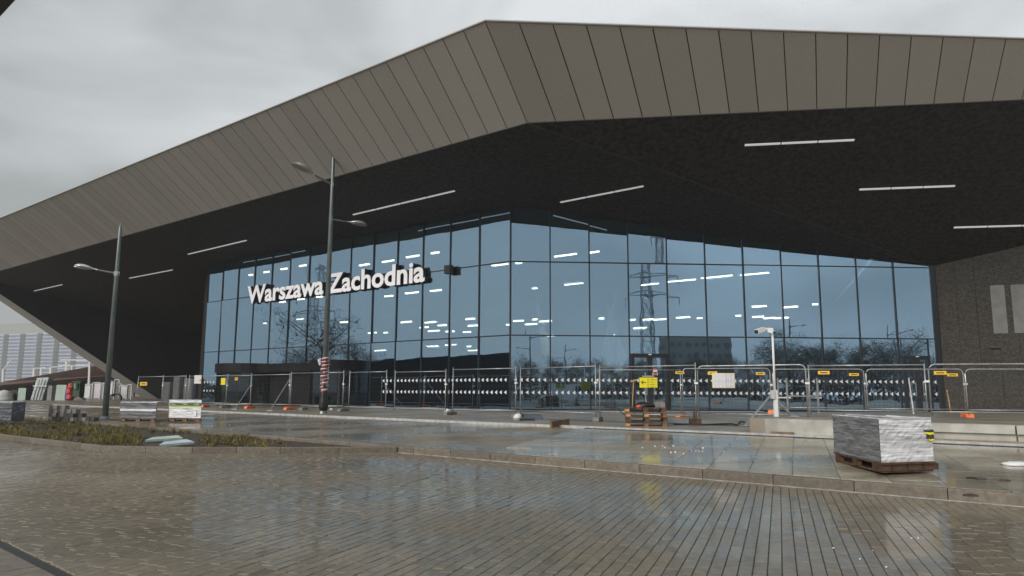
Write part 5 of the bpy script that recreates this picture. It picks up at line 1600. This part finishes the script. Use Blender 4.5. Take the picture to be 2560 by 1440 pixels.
# parked vehicles across the road, mirrored low in the glass
def car(loc, rz, m, L, H, prof, label, van=False):
    root = empty('parked_car' if not van else 'parked_van', (0, 0, 0))
    W = 1.75
    body = MB().prism([V((x, -W / 2, z)) for x, z in prof], V((0, W, 0))).build('body', m, root)
    for s in (-1, 1):
        for x in (-L * .3, L * .31):
            wh = MB().tube([(x, s * (W / 2 - .12), .32), (x, s * (W / 2 + .02), .32)], .32, 16).build('wheel', 'tyre', root)
            MB().tube([(x, s * (W / 2 + .02), .32), (x, s * (W / 2 + .03), .32)], .2, 12).build('rim', 'lamp_head', wh)
        gl = [(-L * .28, H * .62), (L * .12, H * .62), (L * .02, H * .93), (-L * .2, H * .93)] if not van else [(L * .12, H * .55), (L * .34, H * .55), (L * .26, H * .85), (L * .12, H * .85)]
        MB().prism([V((x, s * (W / 2 + .004), z)) for x, z in gl], V((0, s * .008, 0))).build('side_window', 'car_glass', root)
        MB().box((L / 2 - .06, s * .62, .62), .1, .3, .16).build('headlight', 'car_lamp', root)
    ws = [(L * .14, H * .64), (L * .03, H * .94)] if not van else [(L * .37, H * .55), (L * .28, H * .86)]
    MB().prism([V((ws[0][0] + .02, -W * .42, ws[0][1])), V((ws[0][0] + .02, W * .42, ws[0][1])), V((ws[1][0] + .02, W * .4, ws[1][1])), V((ws[1][0] + .02, -W * .4, ws[1][1]))], V((.02, 0, .02))).build('windscreen', 'car_glass', root)
    root.location = loc; root.rotation_euler.z = rz
    return tag(root, label, 'car' if not van else 'van')
carprof = [(-2.1, .25), (2.1, .25), (2.12, .6), (1.9, .8), (.65, .92), (.1, 1.42), (-.9, 1.45), (-1.75, .98), (-2.1, .9)]
vanprof = [(-2.5, .25), (2.5, .25), (2.52, .8), (2.3, 1.1), (1.85, 1.2), (1.4, 2.1), (1.2, 2.25), (-2.5, 2.25)]
p = mirrored(1420, 981, 92, 'R'); car((p.x, p.y, -.012), .2, 'car_white', 5.0, 2.25, vanprof, 'white panel van parked across the road, mirrored in the glass', True)
p = mirrored(1245, 979, 100, 'L'); car((p.x, p.y, -.09), 1.2, 'car_blue', 4.2, 1.45, carprof, 'blue hatchback parked to the west, mirrored in the left glass')

# long hedges and an unseen black wall, added so the left glass mirrors dark
def hedge(p0, p1, h, seed, label):
    rr = random.Random(seed); vs, fs = [], []
    d = V((p1.x - p0.x, p1.y - p0.y, 0)); L = d.length; d.normalize(); n = V((-d.y, d.x, 0))
    for k in range(int(L * 90)):
        t = rr.uniform(0, L); hh = h * (.85 + .2 * math.sin(t * .23 + seed) + .1 * math.sin(t * .9))
        c = V((p0.x, p0.y, -.09)) + d * t + n * rr.gauss(0, .7) + V((0, 0, hh * rr.random() ** .7))
        e = V((rr.gauss(0, 1), rr.gauss(0, 1), rr.gauss(0, 1))).normalized() * rr.uniform(.15, .4); g = e.cross(V((rr.gauss(0, 1), rr.gauss(0, 1), rr.gauss(0, 1)))).normalized() * rr.uniform(.1, .25)
        i = len(vs); vs += [c - g, c + g, c + e + g, c + e - g]; fs.append((i, i + 1, i + 2, i + 3))
    return tag(link_mesh('hedge', vs, fs, 'twig', None), label, 'hedge')
hedge(mirrored(1200, 981, 118, 'R'), mirrored(2420, 981, 126, 'R'), 3.6, 1, 'long dark hedge across the road, mirrored at the foot of the right glass')
hedge(mirrored(470, 977, 130, 'L'), mirrored(900, 977, 110, 'L'), 3.0, 2, 'long dark hedge to the west, mirrored at the foot of the left glass')
wq = [(mirrored(x, 978, 74, 'L'), EYE + 74 * (978 - y) / FPX) for x, y in ((840, 932), (990, 903), (1278, 879))]
base = [V((p.x, p.y, -.09)) for p, z in wq]; tops = [V((p.x, p.y, z)) for p, z in wq]
off = (base[0] - C); off.z = 0; off = off.normalized() * 6
for i in range(2):
    tag(MB().prism([base[i], base[i + 1], tops[i + 1], tops[i]], off).build('ramp_wall', 'portal_black'), ['lower part of the black ramp wall to the west, mirrored beside the revolving doors', 'taller part of the black ramp wall to the west, mirrored by the glass corner'][i], 'wall')

# ------------------------------------------------------------------ drizzle haze
hz = MB().box((-40, 300, 50.5), 1750, 2300, 103)
haze = hz.build('haze', 'fascia_joint'); haze['kind'] = 'stuff'; haze['label'] = 'thin grey drizzle haze over the whole place'; haze['category'] = 'haze'
hm = bpy.data.materials.new('haze'); hm.use_nodes = True
hn = hm.node_tree.nodes; hn.clear()
ho = hn.new('ShaderNodeOutputMaterial'); hv = hn.new('ShaderNodeVolumePrincipled')
hv.inputs['Color'].default_value = (.9, .92, .93, 1); hv.inputs['Density'].default_value = .0007; hv.inputs['Anisotropy'].default_value = .1
hm.node_tree.links.new(hv.outputs['Volume'], ho.inputs['Volume'])
haze.data.materials.clear(); haze.data.materials.append(hm)
